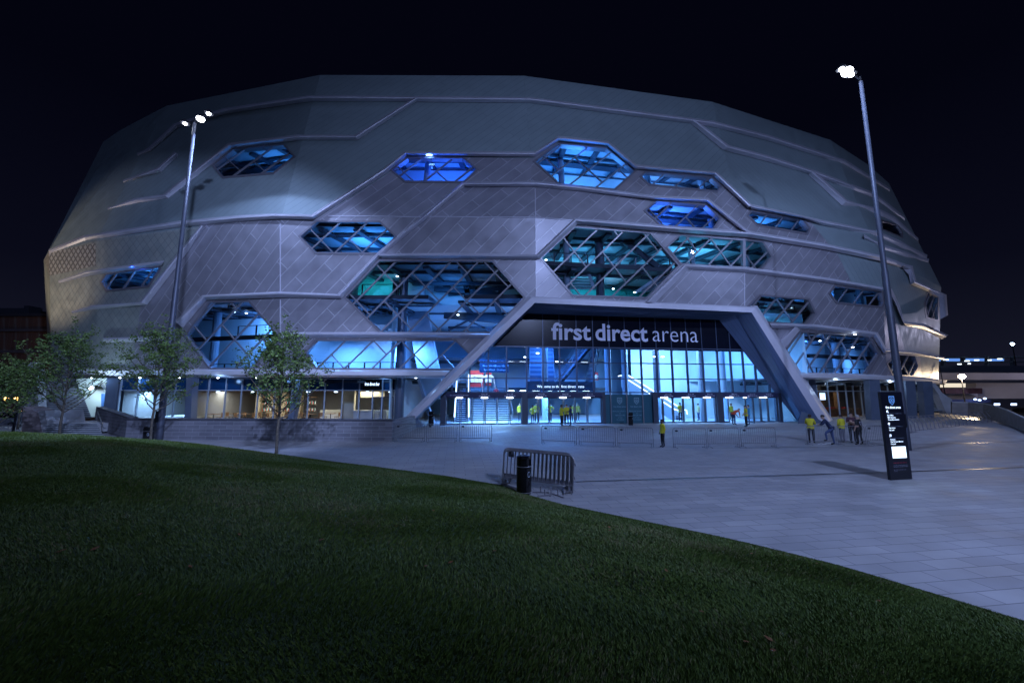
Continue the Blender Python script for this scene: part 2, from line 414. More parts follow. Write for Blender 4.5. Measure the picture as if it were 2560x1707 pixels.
# inner skin keeps light in, and the rest of the shell behind
mb = MB()
BK = [V((62, 72, 0)), V((60, 100, 0)), V((35, 125, 0)), V((-30, 125, 0)), V((-56, 100, 0)), V((-58, 66, 0))]
def lvl(rng_, z): return [V((p.x, p.y, z)) for p in rng_]
bkB, bkM, bkT = lvl(BK, ZB), [V((p.x*1.06, p.y*1.02, ZM)) for p in BK], [V((p.x*.94, 75+(p.y-75)*.9, ZT)) for p in BK]
chainB = [RB[-1]]+bkB+[RB[0]]; chainM = [RM[-1]]+bkM+[RM[0]]; chainT = [RT[-1]]+bkT+[RT[0]]
for i in range(len(chainB)-1):
    mb.add([chainB[i], chainB[i+1], chainM[i+1], chainM[i]], [(0,1,2,3)]); mb.add([chainM[i], chainM[i+1], chainT[i+1], chainT[i]], [(0,1,2,3)])
mb.build('rear_cladding', M['smooth'], arena)
mb = MB(); top = RT+bkT; cx = V((0, 75, 38))
ring2 = [p.lerp(cx, .35)+V((0, 0, 1.5)) for p in top]; n = len(top)
mb.add(top+ring2+[cx], [(i, (i+1) % n, n+(i+1) % n, n+i) for i in range(n)]+[(n+i, n+(i+1) % n, 2*n) for i in range(n)])
mb.build('roof', M['smooth'], arena)

M['fascia'] = vary(P('fascia_metal', (.86, .85, .90), .4, 0), .4, .06)
# ledges (brows) : nose line, foot line in pixels, projection
def resample(pl, n):
    L = [0]
    for a, b in zip(pl, pl[1:]): L.append(L[-1]+math.dist(a, b))
    out = []
    for k in range(n):
        s = L[-1]*k/(n-1); i = max(j for j in range(len(L)) if L[j] <= s+1e-9); i = min(i, len(pl)-2)
        t = (s-L[i])/max(1e-9, L[i+1]-L[i]); out.append((pl[i][0]+(pl[i+1][0]-pl[i][0])*t, pl[i][1]+(pl[i+1][1]-pl[i][1])*t))
    return out
def ledge(nose, foot, off=.7, name='ledge', up=2.5, taper=(1, 1)):
    if name == 'ledge': foot = [(p[0]+(q[0]-p[0])*.82, p[1]+(q[1]-p[1])*.82) for p, q in zip(nose, foot)]; off *= .8
    a, b = [], []
    for (p, q, r_, s_) in zip(nose, nose[1:], foot, foot[1:]):
        n = max(1, int(math.dist(p, q)/45))
        for k in range(n):
            t = k/n; a.append((p[0]+(q[0]-p[0])*t, p[1]+(q[1]-p[1])*t)); b.append((r_[0]+(s_[0]-r_[0])*t, r_[1]+(s_[1]-r_[1])*t))
    a.append(nose[-1]); b.append(foot[-1]); mb = MB(); rows = []; fr_ = .26 if name == 'ledge' else .62
    for i, (p, q) in enumerate(zip(a, b)):
        t = i/max(1, len(a)-1); o = off
        if taper[0] < 1 and t < .35: o *= taper[0]+(1-taper[0])*t/.35
        if taper[1] < 1 and t > .65: o *= taper[1]+(1-taper[1])*(1-t)/.35
        d = V((p[0]-q[0], p[1]-q[1])); d = d.normalized() if d.length > 0 else V((0, -1))
        m = (p[0]+d.x*up, p[1]+d.y*up); m2 = (p[0]+d.x*(up+2), p[1]+d.y*(up+2))
        k = find_tri(*p)
        p2 = (p[0]+(q[0]-p[0])*fr_, p[1]+(q[1]-p[1])*fr_)
        rows.append((S(*q, -.05, k), S(*q, .12*o, k), S(*p2, o*.92, k), S(*p, o, k), S(*m2, -.05, k)))
    for r1, r2 in zip(rows, rows[1:]):
        for c in range(4): mb.add([r1[c], r2[c], r2[c+1], r1[c+1]], [(0,1,2,3)])
    mb.add(rows[0], [(0,1,2,3,4)]); mb.add(rows[-1], [(4,3,2,1,0)])
    return mb.build(name, M['ledge'] if name == 'ledge' else M['fascia'], arena)
def dn(pl, d=11): return [(x, y+d) for x, y in pl]
ledge([(343,386),(372,373),(438,312),(560,275),(771,242),(1036,244)], [(344,391),(378,379),(446,320),(566,287),(784,256),(1023,257)], .8, taper=(.2, 1))
ledge([(1036,244),(1325,247),(1520,272),(1720,298),(1782,306),(1920,341),(2110,402),(2225,474)], [(1036,258),(1325,260),(1520,285),(1717,310),(1780,320),(1918,354),(2108,412),(2225,480)], .8)
ledge([(1041,245),(889,341),(747,340),(572,361),(410,488),(337,499),(269,522)], [(1043,256),(895,353),(756,353),(583,373),(424,497),(345,509),(269,525)], .8, taper=(1, .2))
ledge([(440,382),(395,422),(308,454)], [(449,388),(405,432),(309,457)], .6, taper=(1, .2))
ledge([(122,628),(211,592),(450,556),(600,542),(689,537),(781,540),(961,424),(1013,382),(1338,383),(1396,344),(1520,357),(1589,415),(1789,432),(1876,514)],
      [(122,636),(215,603),(450,570),(600,556),(700,549),(786,551),(968,435),(1019,391),(1338,395),(1396,355),(1517,367),(1586,424),(1779,440),(1868,522)], .9, taper=(.3, 1))
ledge([(1876,514),(2009,543),(2060,555),(2192,580),(2250,606),(2318,642)], [(1878,525),(2006,546),(2056,565),(2190,592),(2246,618),(2316,652)], .8)
ledge([(440,806),(508,741),(700,733),(846,738),(946,634),(1059,542),(1157,459),(1338,457),(1450,468),(1635,493),(1769,499),(1873,583)],
      [(461,822),(519,752),(700,746),(856,748),(956,640),(1068,549),(1163,469),(1338,469),(1450,480),(1635,501),(1766,509),(1868,588)], .8)
ledge([(179,781),(232,766),(352,757),(457,622),(505,563)], [(180,784),(238,775),(372,762),(475,628),(516,568)], .7, taper=(.2, 1))
ledge([(146,705),(214,681),(409,655)], [(148,709),(224,692),(402,667)], .7, taper=(.2, 1))
ledge([(257,849),(340,846),(430,843)], [(257,858),(340,856),(430,853)], .6)
ledge([(946,637),(1150,637),(1343,640),(1438,549),(1500,554),(1700,570),(1875,582),(2060,612),(2204,642),(2262,664)],
      [(958,649),(1150,650),(1350,650),(1445,563),(1500,567),(1700,584),(1875,597),(2060,626),(2202,655),(2261,673)], .8)
ledge([(1617,755),(1712,663),(1790,668),(1861,671),(2060,697),(2207,722)], [(1642,758),(1725,675),(1792,680),(1861,683),(2060,707),(2206,731)], .7)
ledge([(690,846),(734,834),(1000,834),(1232,836)], [(702,852),(742,848),(1000,848),(1226,848)], .7)
ledge([(1926,811),(2031,814),(2100,822),(2192,834),(2215,876),(2300,884),(2362,897)], [(1930,822),(2024,825),(2100,834),(2180,846),(2206,884),(2300,892),(2360,900)], .8)
ledge([(1944,860),(1990,815)], [(1962,876),(2003,827)], .6)
ledge([(2032,430),(2116,503),(2192,523),(2235,545),(2296,600)], [(2018,438),(2102,516),(2190,537),(2232,556),(2296,606)], .8)
ledge([(1732,298),(1820,366),(1922,393),(2039,431),(2186,486),(2262,545)], [(1717,304),(1806,378),(1918,407),(2036,441),(2184,497),(2262,552)], .8)
ledge([(2160,590),(2213,617),(2262,632),(2322,652)], [(2160,600),(2213,628),(2262,644),(2320,658)], .7)
ledge([(2220,722),(2240,760),(2258,806),(2308,813),(2367,840)], [(2232,722),(2252,764),(2266,816),(2306,824),(2352,850)], 1.0)
ledge([(2259,664),(2280,668),(2288,705),(2325,722),(2362,738),(2366,790)], [(2256,672),(2270,690),(2274,712),(2318,730),(2344,744),(2347,800)], 1.3)
# fascia at the foot of the shell
ledge([(122,922),(243,926),(500,927),(700,927),(1000,928),(1122,929)], [(124,941),(243,942),(500,942),(700,943),(1000,944),(1108,945)], .7, 'fascia', 3)
ledge([(1992,935),(2120,938),(2242,943),(2310,948),(2366,955)], [(1998,947),(2120,950),(2240,955),(2308,960),(2362,962)], 1.2, 'fascia', 3)

# windows with frame, pane and diagonal bars
def clip_line(pl, a, b):
    ts = []
    n = len(pl); ax, ay = a; dx, dy = b[0]-a[0], b[1]-a[1]
    for i in range(n):
        (x1, y1), (x2, y2) = pl[i], pl[(i+1) % n]; ex, ey = x2-x1, y2-y1; den = dx*ey-dy*ex
        if abs(den) < 1e-9: continue
        t = ((x1-ax)*ey-(y1-ay)*ex)/den; u = ((x1-ax)*dy-(y1-ay)*dx)/den
        if -1e-6 <= u <= 1+1e-6: ts.append(t)
    if len(ts) < 2: return None
    return min(ts), max(ts)
def put_bar(mb, p, q, w, t, off):
    pts = [p]; n = max(1, int(math.dist(p, q)/30))
    cuts = [0, 1]
    dx, dy = q[0]-p[0], q[1]-p[1]
    for (a, b) in foldsegs:
        ex, ey = b[0]-a[0], b[1]-a[1]; den = dx*ey-dy*ex
        if abs(den) < 1e-9: continue
        tt = ((a[0]-p[0])*ey-(a[1]-p[1])*ex)/den; u = ((a[0]-p[0])*dy-(a[1]-p[1])*dx)/den
        if 0.02 < tt < .98 and 0 <= u <= 1: cuts.append(tt)
    cuts.sort()
    for s, e in zip(cuts, cuts[1:]):
        if e-s < .01: continue
        m_ = (s+e)/2; k = find_tri(p[0]+dx*m_, p[1]+dy*m_)
        A = S(p[0]+dx*s, p[1]+dy*s, off, k); B = S(p[0]+dx*e, p[1]+dy*e, off, k)
        mb.bar(A, B, w, t, tris[k][2])
WC = {}
for (nm, pl, a1, sp1, ph1, a2, sp2) in WIN:
    out = inset(pl, -2.0); mid = inset(pl, 1.0 if nm in 'RSQ' else 2.6)
    mb = MB(); n = len(pl)
    ks = []
    for i in range(n):
        k = find_tri(*pl[i]); ks.append(k)
    # frame ring: split each edge so it follows the folds
    for i in range(n):
        o1, o2, m1, m2 = out[i], out[(i+1) % n], mid[i], mid[(i+1) % n]
        put = max(1, int(math.dist(o1, o2)/40))
        for s in range(put):
            t0, t1 = s/put, (s+1)/put
            L_ = lambda a, b, t: (a[0]+(b[0]-a[0])*t, a[1]+(b[1]-a[1])*t)
            q = [L_(o1, o2, t0), L_(o1, o2, t1), L_(m1, m2, t1), L_(m1, m2, t0)]
            k = find_tri(*L_(m1, m2, (t0+t1)/2))
            fr = [S(*p, .07, k) for p in q]; bk = [S(*p, .07, k)-tris[k][2]*.45 for p in q]
            mb.hexa(fr, bk)
    win = mb.build('window', M['frame'], arena)
    ov, of, uv = surf(mid, -.22); newobj('pane', ov, of, M['glass'], win)
    cx = sum(p[0] for p in pl)/n; cy = sum(p[1] for p in pl)/n
    mb = MB(); far = 500
    bw = .125 if nm in 'IJKLMNP' else .10
    s1 = math.tan(R(a1)); lines = []
    x = cx-6*sp1+ph1
    while x < cx+6*sp1:
        a = (x, cy); b = (x+10, cy+10*s1); r_ = clip_line(mid, a, b)
        if r_ and (r_[1]-r_[0])*10 > 10:
            if not a2: mb = MB()
            A = (a[0]+10*r_[0], a[1]+10*s1*r_[0]); B = (a[0]+10*r_[1], a[1]+10*s1*r_[1]); put_bar(mb, A, B, bw, .14, -.04); lines.append(x)
            if not a2: mb.build('mullion', M['mull'], win)
        x += sp1
    if a2:
        s2 = math.tan(R(a2))
        # cross bars run over two strips, staggered
        def isect(x1, x2):   # line family 1 through (x1,cy), family 2 through (x2,cy)
            X = (s1*x1-s2*x2)/(s1-s2); return (X, cy+s1*(X-x1))
        xs = [lines[0]-sp1*k for k in (3, 2, 1)]+lines+[lines[-1]+sp1*k for k in (1, 2, 3)] if lines else []
        for i in range(0, len(xs)-1, 2):
            for kk in range(-9, 10):
                x2 = cx+kk*sp2*2+(sp2 if (i//2) % 2 else 0)
                if kk % 2 and sp2 < 1: continue
                A = isect(xs[i], x2); B = isect(xs[min(i+2, len(xs)-1)], x2)
                r_ = clip_line(mid, A, B)
                if not r_: continue
                t0, t1 = max(0, r_[0]), min(1, r_[1])
                if t1-t0 < .08: continue
                put_bar(mb, (A[0]+(B[0]-A[0])*t0, A[1]+(B[1]-A[1])*t0), (A[0]+(B[0]-A[0])*t1, A[1]+(B[1]-A[1])*t1), bw*.8, .12, -.05)
    if mb.v and a2: mb.build('lattice', M['mull'], win)
    WC[nm] = (S(cx, cy), SN(cx, cy), cx, cy)
# vertical fold bar in the long window
for a, b in (((700,557),(700,732)),((700,749),(700,833)),((1338,471),(1340,636)),((1339,652),(1340,742)),((1862,684),(1862,764)),((820,539),(1060,542)),((1064,541),(1338,543)),((1342,543),(1440,551))):
    mb = MB(); put_bar(mb, a, b, .07, .1, .05); mb.build('panel_trim', M['ledge'], arena)
mb = MB(); put_bar(mb, (1861,598), (1861,672), .3, .3, .1); mb.build('fold_post', M['mull'], arena)
# ------------------------------------------------------------------ portal
class Fr:            # a vertical wall plane through two ground points; n points to the camera
    def __init__(s, A, B):
        s.A = V((A[0], A[1], 0)); s.u = (V((B[0], B[1], 0))-s.A).normalized(); s.n = V((s.u.y, -s.u.x, 0))
        if s.n.y > 0: s.n = -s.n
    def hit(s, px, py):
        d = ray(px, py); return CAM+d*((s.A-CAM).dot(s.n)/d.dot(s.n))
    def s(s_, px, py=984): return (s_.hit(px, py)-s_.A).dot(s_.u)
    def z(s_, px, py): return s_.hit(px, py).z
    def pt(s, a, z, t=0): return s.A+s.u*a+V((0, 0, z))+s.n*t
    def box(s, mb, a0, a1, z0, z1, t0, t1, m=0):
        mb.hexa([s.pt(a0,z0,t1), s.pt(a1,z0,t1), s.pt(a1,z1,t1), s.pt(a0,z1,t1)], [s.pt(a0,z0,t0), s.pt(a1,z0,t0), s.pt(a1,z1,t0), s.pt(a0,z1,t0)], m)
gA = at_z(1130, 1062, 0); gB = at_z(1920, 1055, 0)
G = Fr(gA, gB)
A4 = [at_d(984,1080,30.9), at_d(1328,744,32.4), at_d(1888,770,35.9), at_d(2073,1054,37.6)]
B4 = [at_d(1000,1082,30.7), at_d(1337,757,32.3), at_d(1879,781,35.7), at_d(2052,1058,37.3)]
C4 = [at_d(1016,1072,33.2), at_d(1329,768,34.0), at_d(1838,787,37.0), at_d(2004,1040,37.6)]
D4 = [G.hit(1024,1062), G.hit(1317,784), G.hit(1797,800), G.hit(1996,1056)]
mb = MB()
Ab = [p+V((0, .7, 0)) for p in A4]
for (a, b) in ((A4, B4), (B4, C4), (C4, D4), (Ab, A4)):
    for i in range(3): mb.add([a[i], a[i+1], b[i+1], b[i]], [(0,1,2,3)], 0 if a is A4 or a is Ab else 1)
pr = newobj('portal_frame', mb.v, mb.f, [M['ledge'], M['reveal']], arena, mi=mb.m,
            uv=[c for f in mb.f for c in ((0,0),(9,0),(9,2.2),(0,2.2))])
# outer flange back to the cladding
mb = MB(); E4 = [at_d(975,1080,33.0), S(1318,738,-.2), S(1893,764,-.2), at_d(2083,1050,41)]
for i in range(3): mb.add([E4[i], E4[i+1], A4[i+1], A4[i]], [(0,1,2,3)])
mb.build('portal_flange', M['ledge'], arena)
# feet
mb = MB()
mb.add([at_d(1000,1078,30.8), at_d(1064,1069,33.0), at_d(1042,1044,33.2), at_d(1010,1068,31.5), at_d(1030,1066,35.0)], [(0,1,2,3),(1,4,2),(0,3,4),(3,2,4)])
mb.build('portal_foot', M['blade'], arena); mb = MB()
mb.add([at_d(1994,1060,36.6), at_d(2062,1057,37.4), at_d(2022,1034,36.9), at_d(2004,1028,36.8), at_d(2006,1050,38)], [(0,1,2,3),(0,3,4),(3,2,4),(2,1,4)])
mb.build('portal_foot', M['blade'], arena)
# sign panel
sgl = G.s(1230, 863); mb = MB()
pl = [(1317,784),(1797,800),(1861,879),(1228,866)]
fr = [G.hit(*p)+G.n*.05 for p in pl]; bk = [p-G.n*.4 for p in fr]; mb.hexa(fr, bk)
sign = mb.build('name_sign', M['signglass'], arena)
mb = MB()
for wd, x0, x1, of in (('first', 1378, 1477, .021), ('direct', 1488, 1619, .021), ('arena', 1631, 1744, -.008)):
    yb = 848+(x0-1378)*.022; O = G.hit(x0, yb); E_ = G.hit(x1, yb+(x1-x0)*.022)
    Wd = (E_-O).dot(G.u); hgt = G.hit(x0, yb-42).z-O.z
    U = (E_-O).normalized(); Wv = V((0, 0, 1))
    put_text(mb, wd, O, U, Wv, width=Wd, height=hgt*1.02, off=of, n=G.n, thick=.09)
mb.build('lettering', M['letter'], sign)
# glazing grid of the entrance
Z1, Z2, Z3, ZS = 2.78, 4.02, 5.45, G.z(1500, 869)
mb = MB()
mpx = [1130, 1174, 1220, 1266, 1317, 1358, 1400, 1443, 1485, 1526, 1566, 1606, 1645, 1684, 1722, 1761, 1799, 1832, 1863, 1893, 1925]
Ltop = lambda s_: None
def inside_D(Pt):
    q = proj(Pt); return in_poly(q[0], q[1], [proj(p) for p in D4])
for x in mpx:
    s_ = G.s(x); z1 = ZS
    while z1 > Z1 and not inside_D(G.pt(s_, z1-.1)): z1 -= .05
    if z1 > Z1+.2: G.box(mb, s_-.06, s_+.06, Z1, z1, -.12, .10)
    # seams on the sign panel
    if 1330 < x < 1860:
        zt = 10.4
        while zt > ZS and not inside_D(G.pt(s_, zt)): zt -= .05
        if zt > ZS+.3: G.box(mb, s_-.03, s_+.03, ZS, zt, .05, .085)
for z in (Z1, Z2, Z3, ZS):
    a = G.s(1020); b = G.s(1996)
    while not inside_D(G.pt(a, z)) and a < 40: a += .05
    while not inside_D(G.pt(b, z)) and b > -10: b -= .05
    G.box(mb, a, b, z-.05, z+.05, -.04, .07)
mb.build('glazing_grid', P('hall_mullion', (.07,.10,.17), .4, .3), arena)
mb = MB(); pl = [(1024,1062),(1228,866),(1861,879),(1996,1056)]
q = [G.hit(*p) for p in pl]; mb.add([G.pt((p-G.A).dot(G.u), p.z, -.02) for p in [q[1], q[2], G.hit(1938,981), G.hit(1105,983)]], [(0,1,2,3)])
mb.add([G.pt((p-G.A).dot(G.u), p.z, -.02) for p in [G.hit(1938,981), q[3], G.hit(1940,1056)]], [(0,1,2)])
mb.build('entrance_glazing', M['glass'], arena)
# piers and door bays
for a, b in ((1102,1116),(1304,1317),(1503,1511),(1629,1641),(1788,1803),(1940,1948)):
    mb = MB(); G.box(mb, G.s(a), G.s(b), 0, Z1-.05, -.35, .25); mb.build('entrance_pier', M['darkframe'], arena)
HDS = []; hvm = P('header_violet', (.035,.04,.10), .35)
for a, b in ((1116,1304),(1317,1503),(1641,1788),(1803,1940)):
    mb = MB(); G.box(mb, G.s(a), G.s(b), 2.36, 2.73, -.15, .22); HDS.append((a, b, mb.build('door_header', hvm, arena)))
tx = [(1119,1177,['first direct express entrance']),(1184,1238,['Block 105','Blocks 204 & 205']),(1248,1300,['Block 106','Blocks 204 & 205']),(1325,1380,['Block 104','Blocks 203 & 204']),(1388,1436,['Block 104','Blocks 203 & 204']),(1448,1498,['Block 103','& Floor Seating']),
      (1652,1684,['Block 108','& Floor Seating']),(1706,1742,['Block 108','& Floor Seating']),(1758,1784,['Block 104','Blocks 208 & 209']),(1818,1846,['Block 105','Blocks 201 & 202']),(1864,1890,['Block 106','Blocks 201 & 202']),(1904,1930,['Block 106','Blocks 201 & 202'])]
for x0, x1, ls in tx:
    c = (G.s(x0)+G.s(x1))/2; mb = MB()
    for i, t in enumerate(ls):
        put_text(mb, t, G.pt(c, 2.50 if len(ls) == 1 else 2.58-.15*i), G.u, V((0,0,1)), height=.10, n=G.n, thick=.225, center=True)
    mb.build('header_lettering', M['letter'], next(h for a, b, h in HDS if a-2 <= x0 <= b))
# doors: leaves with dark stiles and glass
def door(s0, s1, parent=arena, fr=G, H=2.36, open_=0):
    mb = MB(); st = .07
    fr.box(mb, s0, s0+st, 0.01, H, -.03, .05); fr.box(mb, s1-st, s1, 0.01, H, -.03, .05)
    fr.box(mb, s0+st, s1-st, 0.01, .12, -.03, .05); fr.box(mb, s0+st, s1-st, H-.09, H, -.03, .05)
    d = mb.build('door', M['darkframe'], parent)
    mb = MB(); mb.add([fr.pt(s0+st, .12), fr.pt(s1-st, .12), fr.pt(s1-st, H-.09), fr.pt(s0+st, H-.09)], [(0,1,2,3)]); mb.build('pane', M['glass'], d)
    mb = MB(); sh = s1-.16; mb.tube([fr.pt(sh, .8, .06), fr.pt(sh, .8, .11), fr.pt(sh, 1.5, .11), fr.pt(sh, 1.5, .06)], .015, 5); mb.build('handle', M['galv'], d)
    return d
for xs in ((1116,1152,1181,1212,1243,1274,1304),(1317,1345,1372,1408,1436,1467,1503),(1641,1655,1680,1706,1731,1760,1788),(1803,1820,1861,1880,1898,1916,1940)):
    for a, b in zip(xs, xs[1:]):
        if (a, b) == (1820, 1861): continue   # the open doorway
        door(G.s(a)+.02, G.s(b)-.02)
# open leaf swung outwards
o1 = G.s(1861); pO = G.pt(o1, 0); pI = G.pt(o1, 0)+G.n*1.1
door(0, 1.1, fr=Fr((pO.x, pO.y), (pI.x, pI.y)))
# lamps in front of the header
mb = MB()
for x in (1149, 1211, 1274, 1347, 1406, 1465, 1658, 1711, 1764, 1820, 1863, 1904):
    mb = MB(); s_ = G.s(x); G.box(mb, s_-.28, s_+.28, 2.285, 2.34, .05, .28); mb.build('header_lamp', M['emit_ceiling'], arena)
# graphic glass panels between the bays: crest, name, line of text
mb = MB(); G.box(mb, G.s(1511), G.s(1629), 0, 2.6, -.12, -.06); gp = mb.build('etched_panel', P('etched_teal', (.035,.12,.17), .3), arena)
mb = MB()
def crest(mb, fr, s_, z, h, t, th=.10, m=0):
    w_ = h*.38; o = [(-w_,.5*h),(w_,.5*h),(w_,-.12*h),(0,-.5*h),(-w_,-.12*h)]; k = 1-th/.5
    for i in range(5):
        a, b = o[i], o[(i+1) % 5]
        mb.add([fr.pt(s_+a[0], z+a[1], t), fr.pt(s_+b[0], z+b[1], t), fr.pt(s_+b[0]*k, z+b[1]*k, t), fr.pt(s_+a[0]*k, z+a[1]*k, t)], [(0,1,2,3)], m)
    for r0, r1 in ((.26, .19), (.09, 0)):
        n = 14
        for i in range(n):
            a, b = 2*math.pi*i/n, 2*math.pi*(i+1)/n
            mb.add([fr.pt(s_+h*r0*math.cos(a), z+h*(.04+r0*math.sin(a)), t), fr.pt(s_+h*r0*math.cos(b), z+h*(.04+r0*math.sin(b)), t),
                    fr.pt(s_+h*r1*math.cos(b), z+h*(.04+r1*math.sin(b)), t), fr.pt(s_+h*r1*math.cos(a), z+h*(.04+r1*math.sin(a)), t)], [(0,1,2,3)], m)
for x in (1549, 1591):
    s_ = G.s(x); crest(mb, G, s_, 2.0, .62, -.05)
    put_text(mb, 'first direct arena', G.pt(s_, 1.45, -.05), G.u, V((0,0,1)), width=1.2, center=True, n=G.n, off=.01)
    for i, t in enumerate(('Book your tickets now', 'on', '0844 248 1585', 'or visit', 'the website')):
        put_text(mb, t, G.pt(s_, 1.05-.19*i, -.05), G.u, V((0,0,1)), height=.11, center=True, n=G.n)
mb.build('etched_lettering', P('etched_pale', (.25,.42,.5), .6), gp)
mb = MB()
for x in (1526, 1566, 1606): s_ = G.s(x); G.box(mb, s_-.04, s_+.04, 0, Z1, -.05, .08)
mb.build('panel_post', M['mull'], arena)

# ------------------------------------------------------------------ entrance hall (behind the portal)
def gw(s_, z, d): return G.pt(s_, z, -d)
sL, sR = G.s(1105)-4.5, G.s(1996)+1.5
mb = MB()
mb.add([gw(sL, .01, .3), gw(sR, .01, .3), gw(sR, .01, 17), gw(sL, .01, 17)], [(0,1,2,3)])
mb.build('hall_floor', M['floor_in'], arena)
mb = MB()
mb.add([gw(sL, 0, 17), gw(sR, 0, 17), gw(sR, 10.6, 17), gw(sL, 10.6, 17)], [(0,1,2,3)]); mb.build('hall_back_wall', P('blue_back_wall', (.20,.33,.48), .8), arena); mb = MB()
mb.add([gw(sL, 0, .3), gw(sL, 0, 17), gw(sL, 10.6, 17), gw(sL, 10.6, .3)], [(0,1,2,3)])
mb.add([gw(sR, 0, .3), gw(sR, 0, 17), gw(sR, 10.6, 17), gw(sR, 10.6, .3)], [(0,1,2,3)])
mb.add([gw(sL, 10.6, .3), gw(sR, 10.6, .3), gw(sR, 10.6, 17), gw(sL, 10.6, 17)], [(0,1,2,3)])
# right hand wall of pale panels, nearer the glass
a, b = G.s(1640)+.5, sR
mb.add([gw(a+1.5, 0, 10), gw(b, 0, 7), gw(b, 10.5, 7), gw(a+1.5, 10.5, 10)], [(0,1,2,3)])
mb.build('hall_wall', M['wall'], arena)
# upper level slab with its balustrade at the back, stairs
zU = 3.4
def gbox(mb, s0, s1, z0, z1, d0, d1, m=0):
    mb.hexa([gw(s0,z0,d0), gw(s1,z0,d0), gw(s1,z1,d0), gw(s0,z1,d0)], [gw(s0,z0,d1), gw(s1,z0,d1), gw(s1,z1,d1), gw(s0,z1,d1)], m)
mb = MB(); gbox(mb, sL, G.s(1640), zU-.35, zU, 11.5, 17); gbox(mb, sL, G.s(1640), 6.6, 6.9, 12, 17)
mb.build('hall_gallery', M['slab'], arena)
def stairs(name, s0, s1, z0, z1, d0, d1, n, mats=None):
    mb = MB()
    for i in range(n):
        za = z0+(z1-z0)*i/n; zb = z0+(z1-z0)*(i+1)/n; da = d0+(d1-d0)*i/n; db = d0+(d1-d0)*(i+1)/n
        gbox(mb, s0, s1, za, zb-.045, da, d1); gbox(mb, s0, s1, zb-.045, zb, da-.03, db, 1)
    return mb.build(name, mats or [M['stepdark'], M['stepm']], arena)
# broad stair behind the left doors
stairs('hall_stair', G.s(1180), G.s(1296), 0, zU, 5.0, 11.5, 20)
mb = MB()
for x in (1178, 1217, 1258, 1298):
    s_ = G.s(x); mb.tube([gw(s_, .95, 4.8), gw(s_, zU+.95, 11.5)], .04, 6)
    for k in range(5): z = zU*k/4; mb.tube([gw(s_, z, 5+6.5*k/4), gw(s_, z+.95, 5+6.5*k/4)], .03, 5)
mb.build('stair_handrail', M['galv'], arena)
def escalator(s0, s1, z0, z1, d0, d1, sh0=0, sh1=0):
    """sh0, sh1: sideways shift at the foot and the head"""
    mb = MB(); n = 22
    for i in range(n):
        t0, t1 = i/n, (i+1)/n; za = z0+(z1-z0)*t0; zb = z0+(z1-z0)*t1; da = d0+(d1-d0)*t0; db = d0+(d1-d0)*t1; o = sh0+(sh1-sh0)*t0
        gbox(mb, s0+o+.2, s1+o-.2, za-.2, zb-.03, da, db, 0); gbox(mb, s0+o+.2, s1+o-.2, zb-.03, zb, da-.02, db, 1)
    es = mb.build('escalator', [M['navy'], M['stepm']], arena)
    mb = MB()
    for s_, o_ in ((s0, 0), (s1, 0)):
        p = gw(s_+sh0, z0+.1, d0-.8); q = gw(s_+sh1, z1+.1, d1+.6); a = gw(s_+sh0, z0+.1, d0); b = gw(s_+sh1, z1+.1, d1)
        up = V((0, 0, 1))
        mb.hexa([a-up*.5, b-up*.5, b+up*.75, a+up*.75], [x+G.u*.1 for x in (a-up*.5, b-up*.5, b+up*.75, a+up*.75)])
    mb.build('balustrade', M['column'], es)
    mb = MB()
    for s_ in (s0+.05, s1+.05):
        a = gw(s_+sh0, z0+.95, d0); b = gw(s_+sh1, z1+.95, d1); mb.tube([gw(s_+sh0, z0+.5, d0-.7), gw(s_+sh0, z0+.9, d0-.6), a, b, gw(s_+sh1, z1+.9, d1+.9)], .06, 6)
    mb.build('lit_handrail', E('handrail_light', (.6,.78,1), 4), es)
    return es
escalator(G.s(1134), G.s(1172), 0, zU+.5, 3.5, 11)
escalator(G.s(1700), G.s(1722), 0.1, zU+.4, 4.0, 8.6, 1.6, -2.2)
# the dark dog-leg stair seen high in the middle
def flight(a, b, wv, n, mats=(0, 1)):
    """slanted flight from a to b, wv = width vector"""
    mb = MB()
    a, b, wv = V(a), V(b), V(wv)
    for i in range(n):
        p = a.lerp(b, i/n); q = a.lerp(b, (i+1)/n)
        h = V((p.x, p.y, q.z)); g = V((q.x, q.y, q.z)); dr = V((0, 0, -.5))
        mb.add([p+dr, p, p+wv, p+wv+dr, h, h+wv, g, g+wv], [(1,2,5,4),(4,5,7,6)], 1 if i % 2 else 0)
        mb.add([p+dr, q+dr, q+wv+dr, p+wv+dr], [(0,1,2,3)], 0)
    up = V((0, 0, 1.05))
    for o in (V((0,0,0)), wv):
        mb.add([a+o, b+o, b+o+V((0,0,.18)), a+o+V((0,0,.18))], [(0,1,2,3)], 1)
        mb.tube([a+o+up, b+o+up], .03, 5, 1)
        for k in range(9): p = a.lerp(b, k/8)+o; mb.tube([p, p+up], .02, 4, 1)
    return mb.build('upper_stair', [P('stair_dark_blue', (.04,.09,.17), .5), P('stair_grey', (.12,.18,.27), .5)], arena)
flight(gw(G.s(1368), 9.6, 9.5), gw(G.s(1352), 3.6, 6.0), G.u*2.6, 24)
flight(gw(G.s(1560), 9.0, 6.5), gw(G.s(1440), 3.6, 7.5), -G.n*2.8, 26)
flight(gw(G.s(1540), 3.5, 7), gw(G.s(1600), 9.5, 10), -G.n*2.4, 22)
# gallery board with welcome text
mb = MB(); gbox(mb, G.s(1335), G.s(1530), 2.95, 3.9, 4.6, 4.8); wb = mb.build('welcome_board', M['navy'], arena)
mb = MB(); c = G.s(1432); put_text(mb, 'Welcome to the first direct arena', G.pt(c, 3.28, -4.55), G.u, V((0,0,1)), width=4.9, center=True, n=G.n, thick=0)
mb.build('board_lettering', M['emit_text'], wb)
